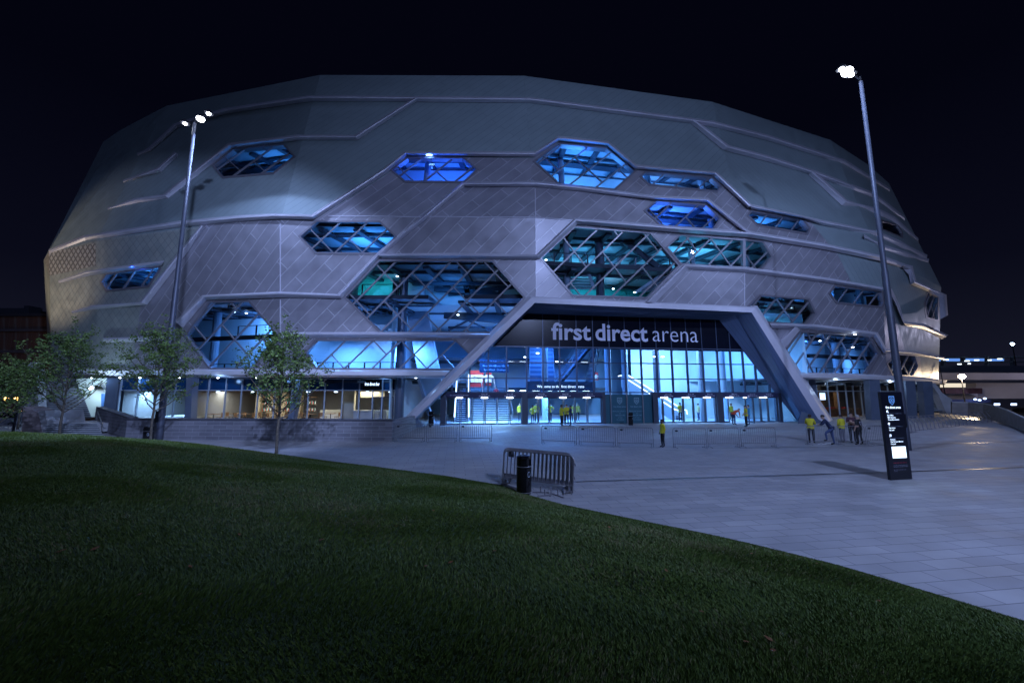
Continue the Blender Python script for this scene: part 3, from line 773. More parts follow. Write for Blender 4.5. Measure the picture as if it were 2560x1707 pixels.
# big hanging direction board, upper left
mb = MB(); gbox(mb, G.s(1205), G.s(1292), 4.9, 6.3, 7.0, 7.15); db_ = mb.build('direction_board', M['navy'], arena)
mb = MB()
for c, ls in ((1235, ('Blocks 201-205', 'Blocks 101-105', 'Bars & Food')), (1272, ('Blocks 206-210', 'Blocks 106-110', 'Cloakroom'))):
    for i, t in enumerate(ls): put_text(mb, t, G.pt(G.s(c), 5.95-.42*i, -6.97), G.u, V((0,0,1)), height=.17, center=True, n=G.n)
mb.build('board_lettering', P('board_white', (.5,.6,.75), .6), db_)
# red merchandise wall with hung shirts, on the gallery
mb = MB(); gbox(mb, G.s(1180), G.s(1228), zU+.1, zU+2.2, 15.5, 15.8); gbox(mb, G.s(1238), G.s(1256), zU+.3, zU+2.2, 15.5, 15.8); gbox(mb, G.s(1590), G.s(1606), 4.3, 5.3, 12.2, 12.4)
sh = mb.build('merchandise_wall', M['red'], arena)
mb = MB()
for x in (1188, 1203, 1218, 1242, 1251, 1598):
    s_ = G.s(x); z = zU+1.2 if x < 1500 else 4.7; d = 15.4 if x < 1500 else 12.1; k = 1 if x < 1500 else .6
    mb.add([gw(s_+a*k, z+b*k, d) for a, b in ((-.25,-.5),(.25,-.5),(.25,.1),(.45,0),(.5,.2),(.2,.45),(-.2,.45),(-.5,.2),(-.45,0),(-.25,.1))], [tuple(range(10))])
mb.build('hung_shirt', M['white'], sh)
# columns of the hall
def colm(x, y, z0, z1, r=.35, name='column', mat='column', n=14):
    mb = MB(); mb.tube([(x, y, z0), (x, y, z1)], r, n); return mb.build(name, M[mat], arena, smooth=False)
for px, d in ((1390, 5), (1565, 4.5), (1618, 5), (1695, 4), (1793, 2.4), (1885, 4.5)):
    p = gw(G.s(px), 0, d); colm(p.x, p.y, 0, 10.5, .33)
mb = MB()
for px, d, z in ((1360,3,6.6),(1679,3,6.4),(1701,3,6.4),(1250,9,6.4),(1450,9,6.3),(1330,4,6.3)):
    p = gw(G.s(px), z, d); mb.ball(p, (.16,.16,.06), 10, 5)
for px in range(1180, 1600, 42):
    gbox(mb, G.s(px), G.s(px+22), 6.5, 6.56, 13, 13.2); gbox(mb, G.s(px), G.s(px+22), 3.0, 3.05, 12.5, 12.7)
mb.build('hall_lamp', M['emit_ceiling'], arena)
HALL = (.07, .29, 1.0)
for s_, z, d, e_, c_ in ((G.s(1210), 8.8, 6, 520, HALL), (G.s(1420), 8.8, 5, 420, HALL), (G.s(1700), 9.6, 4, 5260, (.28,.58,1)), (G.s(1860), 9.6, 3.5, 480, HALL), (G.s(1240), 2.9, 3, 260, (.28,.58,1)),
                       (G.s(1410), 2.7, 4, 220, (.14,.44,1)), (G.s(1720), 2.9, 3, 280, (.12,.42,1)), (G.s(1870), 2.9, 2.5, 260, (.12,.42,1)), (G.s(1215), 6.2, 14, 70, (.6,.8,1)), (G.s(1480), 6.2, 14, 120, HALL)):
    p = gw(s_, z, d); lamp('AREA', 'hall_light', p, e_*(3.9 if s_ < G.s(1560) else .85), c_, target=p-V((0,-.0001,1)), shape='RECTANGLE', size=3.0, size_y=1.2)

# ------------------------------------------------------------------ floors behind the windows
def shell_at(z):
    r_ = []
    for b, m, t in zip(RB, RM, RT):
        r_.append(b.lerp(m, (z-ZB)/(ZM-ZB)) if z < ZM else m.lerp(t, (z-ZM)/(ZT-ZM)))
    return r_
KC = V((0, 85, 0))
def inwards(p, d):
    q = V((KC.x-p.x, KC.y-p.y, 0)).normalized(); return V((p.x, p.y, p.z))+q*d
def chain(z, d, x0=-99, x1=99):
    pts = [inwards(p, d) for p in shell_at(z)]; out = []
    for a, b in zip(pts, pts[1:]):
        n = max(1, int((b-a).length/3))
        for k in range(n): out.append(a.lerp(b, k/n))
    out.append(pts[-1]); return [p for p in out if x0 <= p.x <= x1]
levels = [(4.32, None), (7.75, None), (11.15, 'all'), (14.1, 'all'), (17.9, 'all'), (21.8, 'all'), (25.6, 'all'), (30.2, 'all')]
def slab(z, x0, x1, th=.35, dout=.75, din=9.0):
    mb = MB(); o = chain(z, dout, x0, x1); i_ = [inwards(p, din-dout) for p in o]
    for a, b, c, d in zip(o, o[1:], i_, i_[1:]):
        dz = V((0, 0, th)); mb.add([a, b, d, c, a-dz, b-dz, d-dz, c-dz], [(0,1,2,3),(4,7,6,5)], 1); mb.add([a, b, b-dz, a-dz], [(0,1,2,3)], 0)
    ob = newobj('floor_slab', mb.v, mb.f, [M['slab'], M['ceil']], arena, mi=mb.m)
    # beams under the slab
    mb = MB()
    for k in range(0, len(o)-1, 1):
        a = o[k]+V((0, 0, -th-.25)); b = inwards(a, din-1); mb.bar(a, b, .22, .5, V((0, 0, -1)) if False else V((1, 0, 0)))
    for dd in (2.3, 4.4, 6.3):
        if z < 20: continue
        for a, b in zip(o, o[1:]):
            p, q = inwards(a, dd)-V((0, 0, th+.3)), inwards(b, dd)-V((0, 0, th+.3)); e1, e2 = inwards(p, .85), inwards(q, .85); t_ = V((0,0,-.12)); mb.hexa([p, q, e2, e1], [x+t_ for x in (p, q, e2, e1)])
    for dd in (1.6, 5.2):
        for a, b in zip(o, o[1:]):
            p, q = inwards(a, dd)-V((0, 0, th+.2)), inwards(b, dd)-V((0, 0, th+.2)); mb.tube([p, q], .16, 6)
    mb.build('beam', M['beam'], ob)
    return ob
def balus(z, x0, x1, d=1.3):
    o = chain(z, d, x0, x1); mb = MB()
    if len(o) < 2: return
    mb.tube([p+V((0, 0, 1.1)) for p in o], .035, 5, 0, False)
    pts = resample([(p.x, p.y) for p in o], max(2, int(sum((a-b).length for a, b in zip(o, o[1:]))/1.35)))
    for x, y in pts: mb.box(x-.06, x+.06, y-.03, y+.03, z, z+1.1)
    mb.build('balustrade', M['darkmetal'], arena)
slab(4.32, -60, -7.5); slab(4.32, 28.5, 99); slab(9.1, 26.5, 99)
slab(11.15, -60, -6, din=7); slab(11.15, -6, 21, din=8); slab(11.95, 21, 99)
slab(14.1, -22, 27); slab(15.2, -60, -24)
for z in (17.4, 21.0, 27.2): slab(z, -60, 99)
for z, x0, x1 in ((7.75, -60, -19), (6.6, 28, 99), (7.6, -19, -2)):     # edge beams crossing the tall windows
    mb = MB(); o = chain(z, 1.1, x0, x1)
    for a, b in zip(o, o[1:]): mb.bar(a, b, .38, .3, V((0, -1, 0)))
    mb.build('edge_beam', M['slab'], arena)
balus(4.32, -60, -7.5); balus(4.32, 30, 99); balus(7.75, -26, -19); balus(11.15, -16, -10.2); balus(14.1, -8, 13, 1.6); balus(11.15, 22, 32); balus(14.1, 12, 22)
# inner wall
mb = MB()
for z0, z1, d in ((4.3, 11.1, 5.2), (11.1, 17.9, 7.5), (17.9, 34, 8.0)):
    for x0, x1 in (((-60, -9.2), (27.5, 99)) if z1 < 12 else ((-60, 99),)):
        o = chain(z0, d, x0, x1); t = [V((p.x, p.y, z1)) for p in o]
        for a, b, c, e_ in zip(o, o[1:], t, t[1:]): mb.add([a, b, e_, c], [(0,1,2,3)])
mb.build('inner_wall', M['wall'], arena)
mb = MB()   # teal walls of the bars on two levels
for z0, z1, x0, x1, d in ((11.2, 13.7, -17, -10.5, 4.5), (11.2, 13.5, 2, 22, 6.2), (4.4, 7.4, -13.5, -9.6, 4.2), (11.2, 13.8, 22, 30, 5)):
    o = chain(z0, d, x0, x1); t = [V((p.x, p.y, z1)) for p in o]
    for a, b, c, e_ in zip(o, o[1:], t, t[1:]): mb.add([a, b, e_, c], [(0,1,2,3)])
mb.build('teal_wall', M['teal'], arena)
# dark upstand band that hides the atrium top in the big window, and steel trusses
for x, z0, z1, d, r_ in ((-11.0,0,17.5,2.2,.42),(-28,4.3,17.4,2.4,.36),(-20.5,4.3,11,2.2,.36),(-36,4.3,17.4,2.4,.36),(4.3,11.2,17.5,2.2,.3),(9.3,11.2,17.5,2.2,.4),(17,11.2,17.5,2.2,.3),(23,11.2,17.4,2.2,.34),(30,4.3,18,2.4,.4),(36,4.3,18,2.4,.4),(42,4.3,18,2.4,.36),(-14,17.4,27,3,.3),(-8,17.4,27,3,.3),(6,17.4,27,3,.3),(13,17.4,27,3,.3),(21,17.4,27,3,.3)):
    o = min(chain(z0 if z0 > 4 else 4.3, d), key=lambda p: abs(p.x-x)); mb = MB(); q = min(chain(z1, d), key=lambda p: abs(p.x-x))
    mb.tube([(o.x, o.y, z0), (o.x, max(o.y, q.y), z1)], r_, 12); mb.build('column', M['column'] if x not in (-11.0, 9.3) else M['darkframe'], arena)
# leaning pale column and steelwork in the atrium window
mb = MB(); p0, p1 = at_d(1085, 1000, 38), at_d(1028, 705, 38)
mb.bar(p0, p1, 2.0, .8, V((0,-1,0))); mb.build('leaning_pier', M['column'], arena)
mb = MB()
for (a, b, d, wd) in (((1085,720),(1250,735),39,.45),((1120,735),(1290,715),40,.45),((1160,700),(1185,790),39,.5),((1250,690),(1255,800),39,.5),((1110,785),(1280,800),38.5,.8),((1120,826),(1170,800),38,.15),((1170,800),(1225,826),38,.15),((1225,826),(1260,800),38,.15),((1030,708),(1290,708),37.5,.3),((1120,818),(1300,818),38,.2)):
    mb.bar(at_d(*a, d), at_d(*b, d), wd, .35, V((0,-1,0)))
for (a, b, d, wd) in (((1370,667),(1680,668),36.5,.55),((1560,600),(1690,700),36.2,.5),((1400,610),(1650,604),37,.5),((1480,690),(1560,640),37,.3)):
    mb.bar(at_d(*a, d), at_d(*b, d), wd, .35, V((0,-1,0)))
mb.build('steelwork', M['beam'], arena)
# stairs seen in the central hexagon
def openstair(a, b, wv, n):
    mb = MB(); a, b, wv = V(a), V(b), V(wv)
    for i in range(n):
        p = a.lerp(b, (i+.5)/n); mb.hexa([p, p+wv, p+wv+V((0,0,.07)), p+V((0,0,.07))], [x+V((0,.3,0)) for x in (p, p+wv, p+wv+V((0,0,.07)), p+V((0,0,.07)))])
    for o in (V((0,0,0)), wv): mb.bar(a+o, b+o, .25, .08, V((0,-1,0))); mb.tube([a+o+V((0,0,1)), b+o+V((0,0,1))], .03, 5)
    mb.build('steel_stair', M['column'], arena)
openstair(at_d(1375,655,35.2), at_d(1400,725,35.8), (3.2,0,0), 11)
openstair(at_d(1650,690,36.2), at_d(1590,730,36.6), (2.6,0,0), 10)
# lamps in those rooms
mb = MB()
for px, py, d in ((993,691,36),(1503,718,38),(1533,722,38),(1587,731,37),(616,783,37),(585,780,37),(1145,787,38),(1282,791,37),(1205,765,39),(1182,762,39),(1232,761,39),(1365,650,37),(1548,663,37),(530,765,38),(1960,770,41),(1978,769,41),(2060,832,41),(2138,836,41),(2132,868,41),(2050,852,41)):
    mb = MB(); mb.ball(at_d(px, py, d), (.12,.12,.05), 8, 5); mb.build('room_lamp', M['emit_ceiling'], arena)
# area lights: one per window room
LB = (.06, .33, .95); LP_ = (.13, .38, 1.0); DB = (.03, .09, 1.0); TL = (.10, .50, .80)
conf = {'A': (200, LB, 'up'), 'B': (900, (.03,.15,1.0), 'up'), 'C': (560, LB, 'up'), 'D': (800, LP_, 'up'), 'E': (900, (.05,.2,1.0), 'up'), 'F': (300, LB, 'up'), 'G': (420, LB, 'up'), 'H': (700, LB, 'up'),
        'I': (750, LP_, 'dn'), 'J': (620, LP_, 'dn'), 'K': (150, LB, 'dn'), 'L': (430, TL, 'dn'), 'M': (380, TL, 'up'), 'N': (320, TL, 'dn'), 'O': (420, LB, 'up'), 'P': (900, LP_, 'dn'), 'Q': (160, LP_, 'dn'), 'R': (60, LP_, 'up'), 'S': (4, LP_, 'up')}
for nm, (e_, c_, md) in conf.items():
    c, n, cx, cy = WC[nm]; q = inwards(c, 3.2)
    if md == 'up': q = q+V((0, 0, -1.2 if nm != 'O' else -.3)); tg = q+V((0, .8, 2))
    else: q = q+V((0, 0, 1.9 if nm in 'IKL' else 1.3 if nm == 'P' else -.1 if nm == 'N' else .6)); tg = q+V((0, 1.2, -1))
    lamp('AREA', 'room_light', q, e_, c_, target=tg, shape='RECTANGLE', size=3.2 if nm not in 'RSQ' else 1.5, size_y=1.2)
    if nm in 'K':
        p = inwards(c, 2.5)+V((4, 0, -.8)); lamp('AREA', 'room_light', p, 300, (.08,.32,1), target=p+V((0,.3,-1)), shape='RECTANGLE', size=3, size_y=1)
    if nm == 'K':
        for dx, dz in ((-7.5, 2.2), (-5.5, 2.3)):
            p = inwards(c, 2.4)+V((dx, 0, dz)); lamp('AREA', 'teal_room_light', p, 30, (.15,.70,.8), target=p+V((0,1,-.8)), shape='RECTANGLE', size=1.5, size_y=.6)
    if nm == 'L':
        p = inwards(c, 3)+V((0, 0, -.5)); lamp('AREA', 'room_light', p, 260, (.10,.55,.75), target=p+V((0,1,-1)), shape='RECTANGLE', size=4, size_y=1)
    if nm == 'P':
        p = inwards(c, 3)+V((-4.5, -1, 1.3)); lamp('AREA', 'room_light', p, 600, LP_, target=p+V((0,1,-1)), shape='RECTANGLE', size=3, size_y=1)
    if nm in 'J':
        for dx in (-5.5, 5.0):
            p = inwards(c, 3)+V((dx, 0, 1.0)); lamp('AREA', 'room_light', p, 480, LP_, target=p+V((0,.3,-1)), shape='RECTANGLE', size=3, size_y=1)
    if nm in 'BC':
        p = inwards(c, 1.2)+V((0, 0, 2.0 if nm == 'B' else 1.8))
        lamp('AREA', 'blue_wash', p, 60, DB, target=p+V((0,-1,-.3)), shape='RECTANGLE', size=2, size_y=.4)
# the small blue floodlight over the second window
pb = S(1073, 386, .35); mb = MB(); mb.ball(pb, (.35,.12,.12), 10, 6); mb.build('blue_floodlight', E('blue_flood', (.25,.55,1), 25), arena)
lamp('POINT', 'blue_flood_light', pb+V((0,-.25,-.15)), 45, (.02,.08,1), shadow_soft_size=.1)
lamp('POINT', 'blue_flood_light', S(330, 660, .5)+V((0,0,-.3)), 12, (.02,.1,1), shadow_soft_size=.1)

# ------------------------------------------------------------------ ground floor below the shell
# soffit
mb = MB(); o = RB; i_ = [inwards(p, 14) for p in RB]
for j in range(NF-1):
    if j in (3, 4): continue
    pa, qa = o[j], i_[j]
    if j == 5: pa = o[5].lerp(o[6], (28-o[5].x)/(o[6].x-o[5].x)); qa = pa+(i_[6]-o[6])
    mb.add([pa, o[j+1], i_[j+1], qa], [(0,1,2,3)])
cut = (gA.x-1.0-RB[3].x)/(RB[4].x-RB[3].x); c1 = RB[3].lerp(RB[4], cut); mb.add([RB[3], c1, inwards(c1, 14), i_[3]], [(0,1,2,3)])
mb.build('soffit', M['ledge'], arena)
BF = Fr((-39.0, 36.4), (-6.3, 36.0))
a0, a1 = BF.s(300), BF.s(1002)
mb = MB()
bx = [300,345,390,437,491,521,564,604,645,687,730,771,812,856,898,932,956,988]
for x in bx: s_ = BF.s(x); BF.box(mb, s_-.04, s_+.04, 0, 4.1, -.08, .06)
for z in (2.98, .06): BF.box(mb, a0, a1, z-.04, z+.04, -.05, .04)
mb.build('bar_glazing_grid', M['column'], arena)
mb = MB(); BF.box(mb, a0, a1, 3.02, 4.08, -.12, -.09); mb.build('bar_fascia_glass', P('deep_blue_glass', (.008,.045,.12), .15), arena)
mb = MB(); mb.add([BF.pt(a0, .05, -.02), BF.pt(a1, .05, -.02), BF.pt(a1, 3, -.02), BF.pt(a0, 3, -.02)], [(0,1,2,3)]); mb.build('bar_glazing', M['glass'], arena)
mb = MB(); BF.box(mb, BF.s(945), BF.s(984), 0, 2.45, -.03, .09); 
mb = MB()
door(BF.s(933), BF.s(955), fr=BF, H=2.4); door(BF.s(957), BF.s(985), fr=BF, H=2.4)
mb = MB(); BF.box(mb, BF.s(909), BF.s(954), 3.02, 3.92, .10, .22); bs = mb.build('bar_sign', M['black'], arena)
mb = MB(); put_text(mb, 'first direct bar', BF.pt(BF.s(913.5), 3.40, .225), BF.u, V((0,0,1)), width=BF.s(950)-BF.s(913.5), n=BF.n, off=.01, height=.30); mb.build('lettering', M['emit_text'], bs)
# bar room
mb = MB(); d = 9
def bb(mb, x0, x1, z0, z1, d0, d1, m=0): 
    s0, s1 = BF.s(x0), BF.s(x1); mb.hexa([BF.pt(s0,z0,-d0),BF.pt(s1,z0,-d0),BF.pt(s1,z1,-d0),BF.pt(s0,z1,-d0)],[BF.pt(s0,z0,-d1),BF.pt(s1,z0,-d1),BF.pt(s1,z1,-d1),BF.pt(s0,z1,-d1)], m)
bb(mb, 300, 1010, 0, 4, 9, 9.2); bb(mb, 300, 1010, 2.95, 3.0, .2, 9); bb(mb, 300, 1010, -.1, .02, .2, 9, 1)
bb(mb, 1000, 1004, 0, 4, .3, 9); bb(mb, 478, 482, 0, 3, .3, 9); bb(mb, 300, 302, 0, 3, .3, 9)
mb.build('bar_wall', [P('bar_grey', (.28,.29,.32), .8), M['wood']], arena)
mb = MB()
for a, b in ((542,556),(575,600),(612,628),(660,672),(824,858)): bb(mb, a, b, 0, 2.95, 5.5 if a < 800 else 2.5, 6.0 if a < 800 else 2.9)
bb(mb, 858, 922, 2.3, 2.95, 4, 4.3)
mb.build('timber_panel', M['beige'], arena)
mb = MB(); bb(mb, 858, 905, 0, 1.0, 2.5, 3.3); bb(mb, 856, 907, 1.0, 1.08, 2.4, 3.4); bb(mb, 905, 938, 0, 1.05, 3.3, 4.2); bb(mb, 735, 812, 0, 1.05, 5, 5.7)
mb.build('bar_counter', P('pale_stone', (.5,.5,.46), .4), arena)
# shelves with bottles
mb = MB()
for a, b in ((575,600),(640,665),(700,725)):
    for z in (.9, 1.6, 2.3): bb(mb, a, b, z, z+.05, 4.6, 5.0)
for a, b in ((575,600),(640,665),(700,725)):
    for z in (.95, 1.65):
        for k in range(9):
            s_ = BF.s(a)+(BF.s(b)-BF.s(a))*(k+.5)/9; p = BF.pt(s_, z, -4.8); mb.tube([p, p+V((0,0,.2)), p+V((0,0,.28))], [.04,.04,.015], 6, 1+k % 3)
mb.build('bottle_shelf', [M['wood'], M['red'], M['teal'], M['white']], arena)
for px in (510, 590, 670, 760, 880, 965):
    p = BF.pt(BF.s(px), 2.85, -3.5); lamp('AREA', 'bar_light', p, 95, (1.0,.88,.66), target=p+V((0,.01,-1)), shape='RECTANGLE', size=2.2, size_y=1)
for px in (330, 420):
    p = BF.pt(BF.s(px), 2.8, -2.5); lamp('AREA', 'bar_light', p, 330, (.4,.68,1), target=p+V((0,.01,-1)), shape='RECTANGLE', size=2.2, size_y=1)
mb = MB()
for px in (600,744,508,817,900,960): bp_ = BF.pt(BF.s(px), 2.86, -1.8); mb.box(bp_.x-.12, bp_.x+.12, bp_.y-.1, bp_.y+.1, bp_.z-.05, bp_.z)
for px in (230, 300, 350, 448, 545, 640, 730, 790, 870, 960, 1040): p = at_d(px, 944, 34.9); mb.ball((p.x, p.y, 4.04), (.11,.06,.04), 8, 5)
for px in (2018, 2080, 2150, 2225, 2262, 2296): k = find_tri(px, 950); p = S(px, 952, -1.0, k); mb.ball((p.x, p.y, 4.04), (.16,.08,.04), 8, 5)
mb.build('soffit_lamp', M['emit_ceiling'], arena)
for px, dd, e_ in ((230,36,45),(350,36,35),(545,35,25),(730,35,22),(960,35,30),(1060,34.5,30)):
    p = at_d(px, 944, dd); lamp('POINT', 'soffit_light', (p.x, p.y, 3.8), e_, (.25,.5,1), shadow_soft_size=.15)
for px, dd, e_ in ((2090,42,50),(2225,45,40),(2300,50,40)):
    p = at_d(px, 944, dd); lamp('POINT', 'soffit_light', (p.x, p.y, 3.7), e_, (.5,.7,1), shadow_soft_size=.15)
# slanted blade columns
def blade(px0t, px1t, px0b, px1b, D, th=.7, yb=1050, zt=4.1):
    mb = MB(); a = [at_d(px0b, 984, D), at_d(px1b, 984, D)]; t = [at_d(px0t, 984, D), at_d(px1t, 984, D)]
    q = [V((a[0].x, D, 0)), V((a[1].x, D, 0)), V((t[1].x, D, zt)), V((t[0].x, D, zt))]
    mb.hexa(q, [p+V((0, th, 0)) for p in q]); return mb.build('blade_column', M['blade'], arena)
blade(462, 477, 468, 484, 35.2); blade(738, 750, 722, 736, 35.4); blade(262, 292, 264, 292, 36.5); blade(1040, 1046, 1078, 1088, 36)
blade(2177, 2203, 2172, 2196, 41.5); blade(2268, 2292, 2262, 2286, 44.5); blade(2311, 2335, 2306, 2328, 46); blade(2020, 2042, 2028, 2048, 41)
# right-hand restaurant glazing
rA, rB = at_z(2072, 1047, .0), at_z(2255, 1041, .0)
RF = Fr((rA.x-1.5, rA.y-.3), (rB.x, rB.y))
mb = MB(); r0, r1 = RF.s(2040), RF.s(2262)
for x in (2042,2070,2094,2115,2133,2152,2170,2200,2220,2240,2262): s_ = RF.s(x); RF.box(mb, s_-.05, s_+.05, 0, 4.1, -.06, .06)
for z in (2.95, .06): RF.box(mb, r0, r1, z-.04, z+.04, -.05, .04)
mb.build('cafe_glazing_grid', M['column'], arena)
mb = MB(); mb.add([RF.pt(r0, .05, -.02), RF.pt(r1, .05, -.02), RF.pt(r1, 4.1, -.02), RF.pt(r0, 4.1, -.02)], [(0,1,2,3)]); mb.build('cafe_glazing', M['glass'], arena)
mb = MB()
def rb(mb, x0, x1, z0, z1, d0, d1, m=0):
    s0, s1 = RF.s(x0), RF.s(x1); mb.hexa([RF.pt(s0,z0,-d0),RF.pt(s1,z0,-d0),RF.pt(s1,z1,-d0),RF.pt(s0,z1,-d0)],[RF.pt(s0,z0,-d1),RF.pt(s1,z0,-d1),RF.pt(s1,z1,-d1),RF.pt(s0,z1,-d1)], m)
rb(mb, 2030, 2275, 0, 4.1, 7, 7.2); rb(mb, 2030, 2275, -.05, .03, .1, 7, 1); rb(mb, 2272, 2275, 0, 4.1, .1, 7)
mb.build('cafe_wall', [P('cafe_dark', (.12,.12,.14), .8), P('cafe_floor', (.3,.24,.2), .5)], arena)
mb = MB(); rb(mb, 2058, 2090, 3.05, 4.0, 1.5, 1.6); rb(mb, 2080, 2210, 0, .9, 2.5, 2.9); rb(mb, 2160, 2175, 0, 2.9, 5, 5.5); rb(mb, 2200, 2215, 0, 2.9, 5, 5.5); rb(mb, 2100, 2108, 0, 2.9, 6, 6.5)
mb.build('cafe_panel', M['wood'], arena)
mb = MB()
for x in (2085, 2130, 2150, 2185): rb(mb, x, x+12, .2, 1.05, 3.2, 3.6)
mb.build('cafe_seat', M['red'], arena)
mb = MB(); rb(mb, 2079, 2092, 2.0, 2.75, 1.2, 1.25); mb.build('lit_menu_screen', M['emit_screen'], arena)
for px in (2080, 2140, 2210):
    p = RF.pt(RF.s(px), 3.8, -3); lamp('AREA', 'cafe_light', p, 55, (1.0,.80,.55), target=p+V((0,.01,-1)), shape='RECTANGLE', size=2, size_y=1)
# tables and chairs in the bar
ORD = ['first', 'second', 'third', 'fourth', 'fifth', 'sixth', 'seventh', 'last']
def table(x, y, seats, mt):
    t = empty('cafe_table', mt, 'table', (x, y, .02), 0, 'small tables inside the bar')
    mb = MB(); mb.box(-.38,.38,-.38,.38,.72,.76); mb.build('table_top', M['wood'], t)
    mb = MB(); mb.tube([(0,0,.02),(0,0,.72)], .035, 6); mb.lathe([(0,.0),(.24,.0),(.24,.02),(0,.03)], 12); mb.build('pedestal', M['darkmetal'], t)
    return t
def chair(x, y, rz, mat='wood'):
    c = empty('cafe_chair', 'plain bar chair beside a small table behind the bar glazing', 'chair', (x, y, .02), rz, 'chairs inside the bar')
    mb = MB(); mb.box(-.21,.21,-.21,.21,.43,.47); mb.build('seat', M[mat], c)
    mb = MB(); mb.box(-.21,.21,.19,.22,.5,.86); mb.build('backrest', M[mat], c)
    for a, b in ((-.19,-.19),(.19,-.19),(-.19,.19),(.19,.19)):
        mb = MB(); mb.tube([(a,b,0),(a,b,.43)], .016, 5); mb.build('leg', M['darkmetal'], c)
    return c
c0 = None; t0 = None
for i, px in enumerate((500, 535, 580, 622, 665, 705, 752, 790)):
    p = BF.pt(BF.s(px), 0, -1.9-(i % 2)*1.2)
    tl_ = f'small square bar table behind the ground floor glazing, {ORD[i]} from the left'
    if t0 is None: t0 = table(p.x, p.y, 2, tl_)
    else: dup(t0, (p.x, p.y, .02), None, tl_)
    for dx, rz in ((-.65, R(90)), (.65, R(-90))):
        cl_ = f'wooden chair on the {"left" if dx < 0 else "right"} of the {ORD[i]} bar table from the left'
        if c0 is None: c0 = chair(p.x+dx, p.y, rz); c0['label'] = cl_
        else: dup(c0, (p.x+dx, p.y, .02), rz, cl_)
# ------------------------------------------------------------------ ground
pav = bricks('plaza_slabs', (.32,.318,.33), (.262,.262,.278), (.155,.155,.17), .82, .36, .011, R(-8), coord='Object', rough=.62, bump=.22, clouds=.17, offset=.5, spec=.4, dist=.01)
# larger soft patches of wear
nt = pav.node_tree
ys = [-12, 0, 8, 16, 22]+[24+.5*k for k in range(18)]+[36, 60]
xs = [-70, -40, 0, 40, 90]
vs = [(x, y, gz(y)) for y in ys for x in xs]; nx = len(xs)
fs = [(j*nx+i, j*nx+i+1, (j+1)*nx+i+1, (j+1)*nx+i) for j in range(len(ys)-1) for i in range(nx-1)]
struct(newobj('plaza', vs, fs, pav))
mb = MB(); mb.add([(-900,-300,-.42),(900,-300,-.42),(900,1500,-.42),(-900,1500,-.42)], [(0,1,2,3)])
struct(mb.build('ground', vary(P('asphalt', (.045,.045,.05), .85), .5, .2, .3, 30)))
# drain channels (dark slots)
def strip(name, pts, w_, mat, lift=.004):
    mb = MB(); g = []
    for a, b in zip(pts, pts[1:]):
        n = max(1, int((V(b)-V(a)).length/2))
        for k in range(n): g.append(V(a).lerp(V(b), k/n))
    g.append(V(pts[-1])); L = []
    for i, p in enumerate(g):
        d = (g[min(i+1, len(g)-1)]-g[max(i-1, 0)]); nn = V((-d.y, d.x, 0)).normalized()*w_/2
        L.append((V((p.x, p.y, gz(p.y)+lift))+nn, V((p.x, p.y, gz(p.y)+lift))-nn))
    for a, b in zip(L, L[1:]): mb.add([a[0], a[1], b[1], b[0]], [(3,2,1,0)])
    return mb.build(name, mat)
struct(strip('drain_channel', [at_g(985,1104), at_g(1240,1105), at_g(1500,1115), at_g(1800,1120), at_g(2060,1117), at_g(2240,1112), at_g(2560,1103)], .12, M['darkmetal']))
struct(strip('drain_channel', [at_g(1380,1206), at_g(1800,1193), at_g(2230,1180), at_g(2560,1168)], .13, M['darkmetal'], .005))
struct(strip('drain_channel', [at_g(590,1119), at_g(655,1107)], .10, M['darkmetal'], .005))
struct(strip('paving_band', [at_z(1500,1118,-.295), at_z(2100,1118,-.295)], .01, M['darkmetal'], .003))

# ------------------------------------------------------------------ lawn
edge = [(-5200,1030),(-2000,1045),(-900,1060),(-300,1072),(0,1080),(200,1088),(400,1102),(500,1111),(600,1124),(690,1136),(800,1151),(900,1163),(1000,1176),(1100,1190),(1200,1206),(1260,1217),(1310,1236),(1400,1262),(1500,1284),(1600,1305),(1700,1325),(1800,1346),(1900,1369),(2000,1394),(2100,1420),(2200,1449),(2300,1480),(2400,1510),(2560,1558),(2800,1640),(3300,1850)]
def crest_of(px):
    for (a, ya), (b, yb) in zip(edge, edge[1:]):
        if a <= px <= b: py = ya+(yb-ya)*(px-a)/(b-a); break
    else: py = edge[0][1] if px < edge[0][0] else edge[-1][1]
    return py
H0 = 1.12
cols = [-5200, -4200, -3400, -2800, -2400, -2100, -1850, -1650, -1480, -1330, -1200, -1080, -980]+list(range(-900, 3300, 22)); NR = 46; vs = []; prof = {}
def lawn_profile(px):
    py = crest_of(px); dr = ray(px, py); g = dr.z/dr.y
    De = (-.3-CAMZ)/g                        # where that ray meets the plaza
    if px >= 1000: return De, -.3, De
    t = min(1, (1000-px)/700); Dc = De*(1-t)+15.5*t; Dc = min(Dc, De)
    zc = CAMZ+g*Dc; return Dc, zc, Dc+max(.0, (zc+.3)*2.6)
def lawn_z(px, D):
    Dc, zc, De = lawn_profile(px)
    if D <= Dc:
        t = D/Dc; base = H0+(zc-H0)*t
        q_ = min(1, max(0, (px-500)/900)); bulge = .22*math.sin(math.pi*t)*(.35+.65*q_*q_*(3-2*q_))
        # stay under the crest's line of sight
        return base+bulge*(1-t*.35)
    t = (D-Dc)/max(1e-6, De-Dc); return zc+(-.34-zc)*(t*t*(3-2*t) if De-Dc > .3 else t)
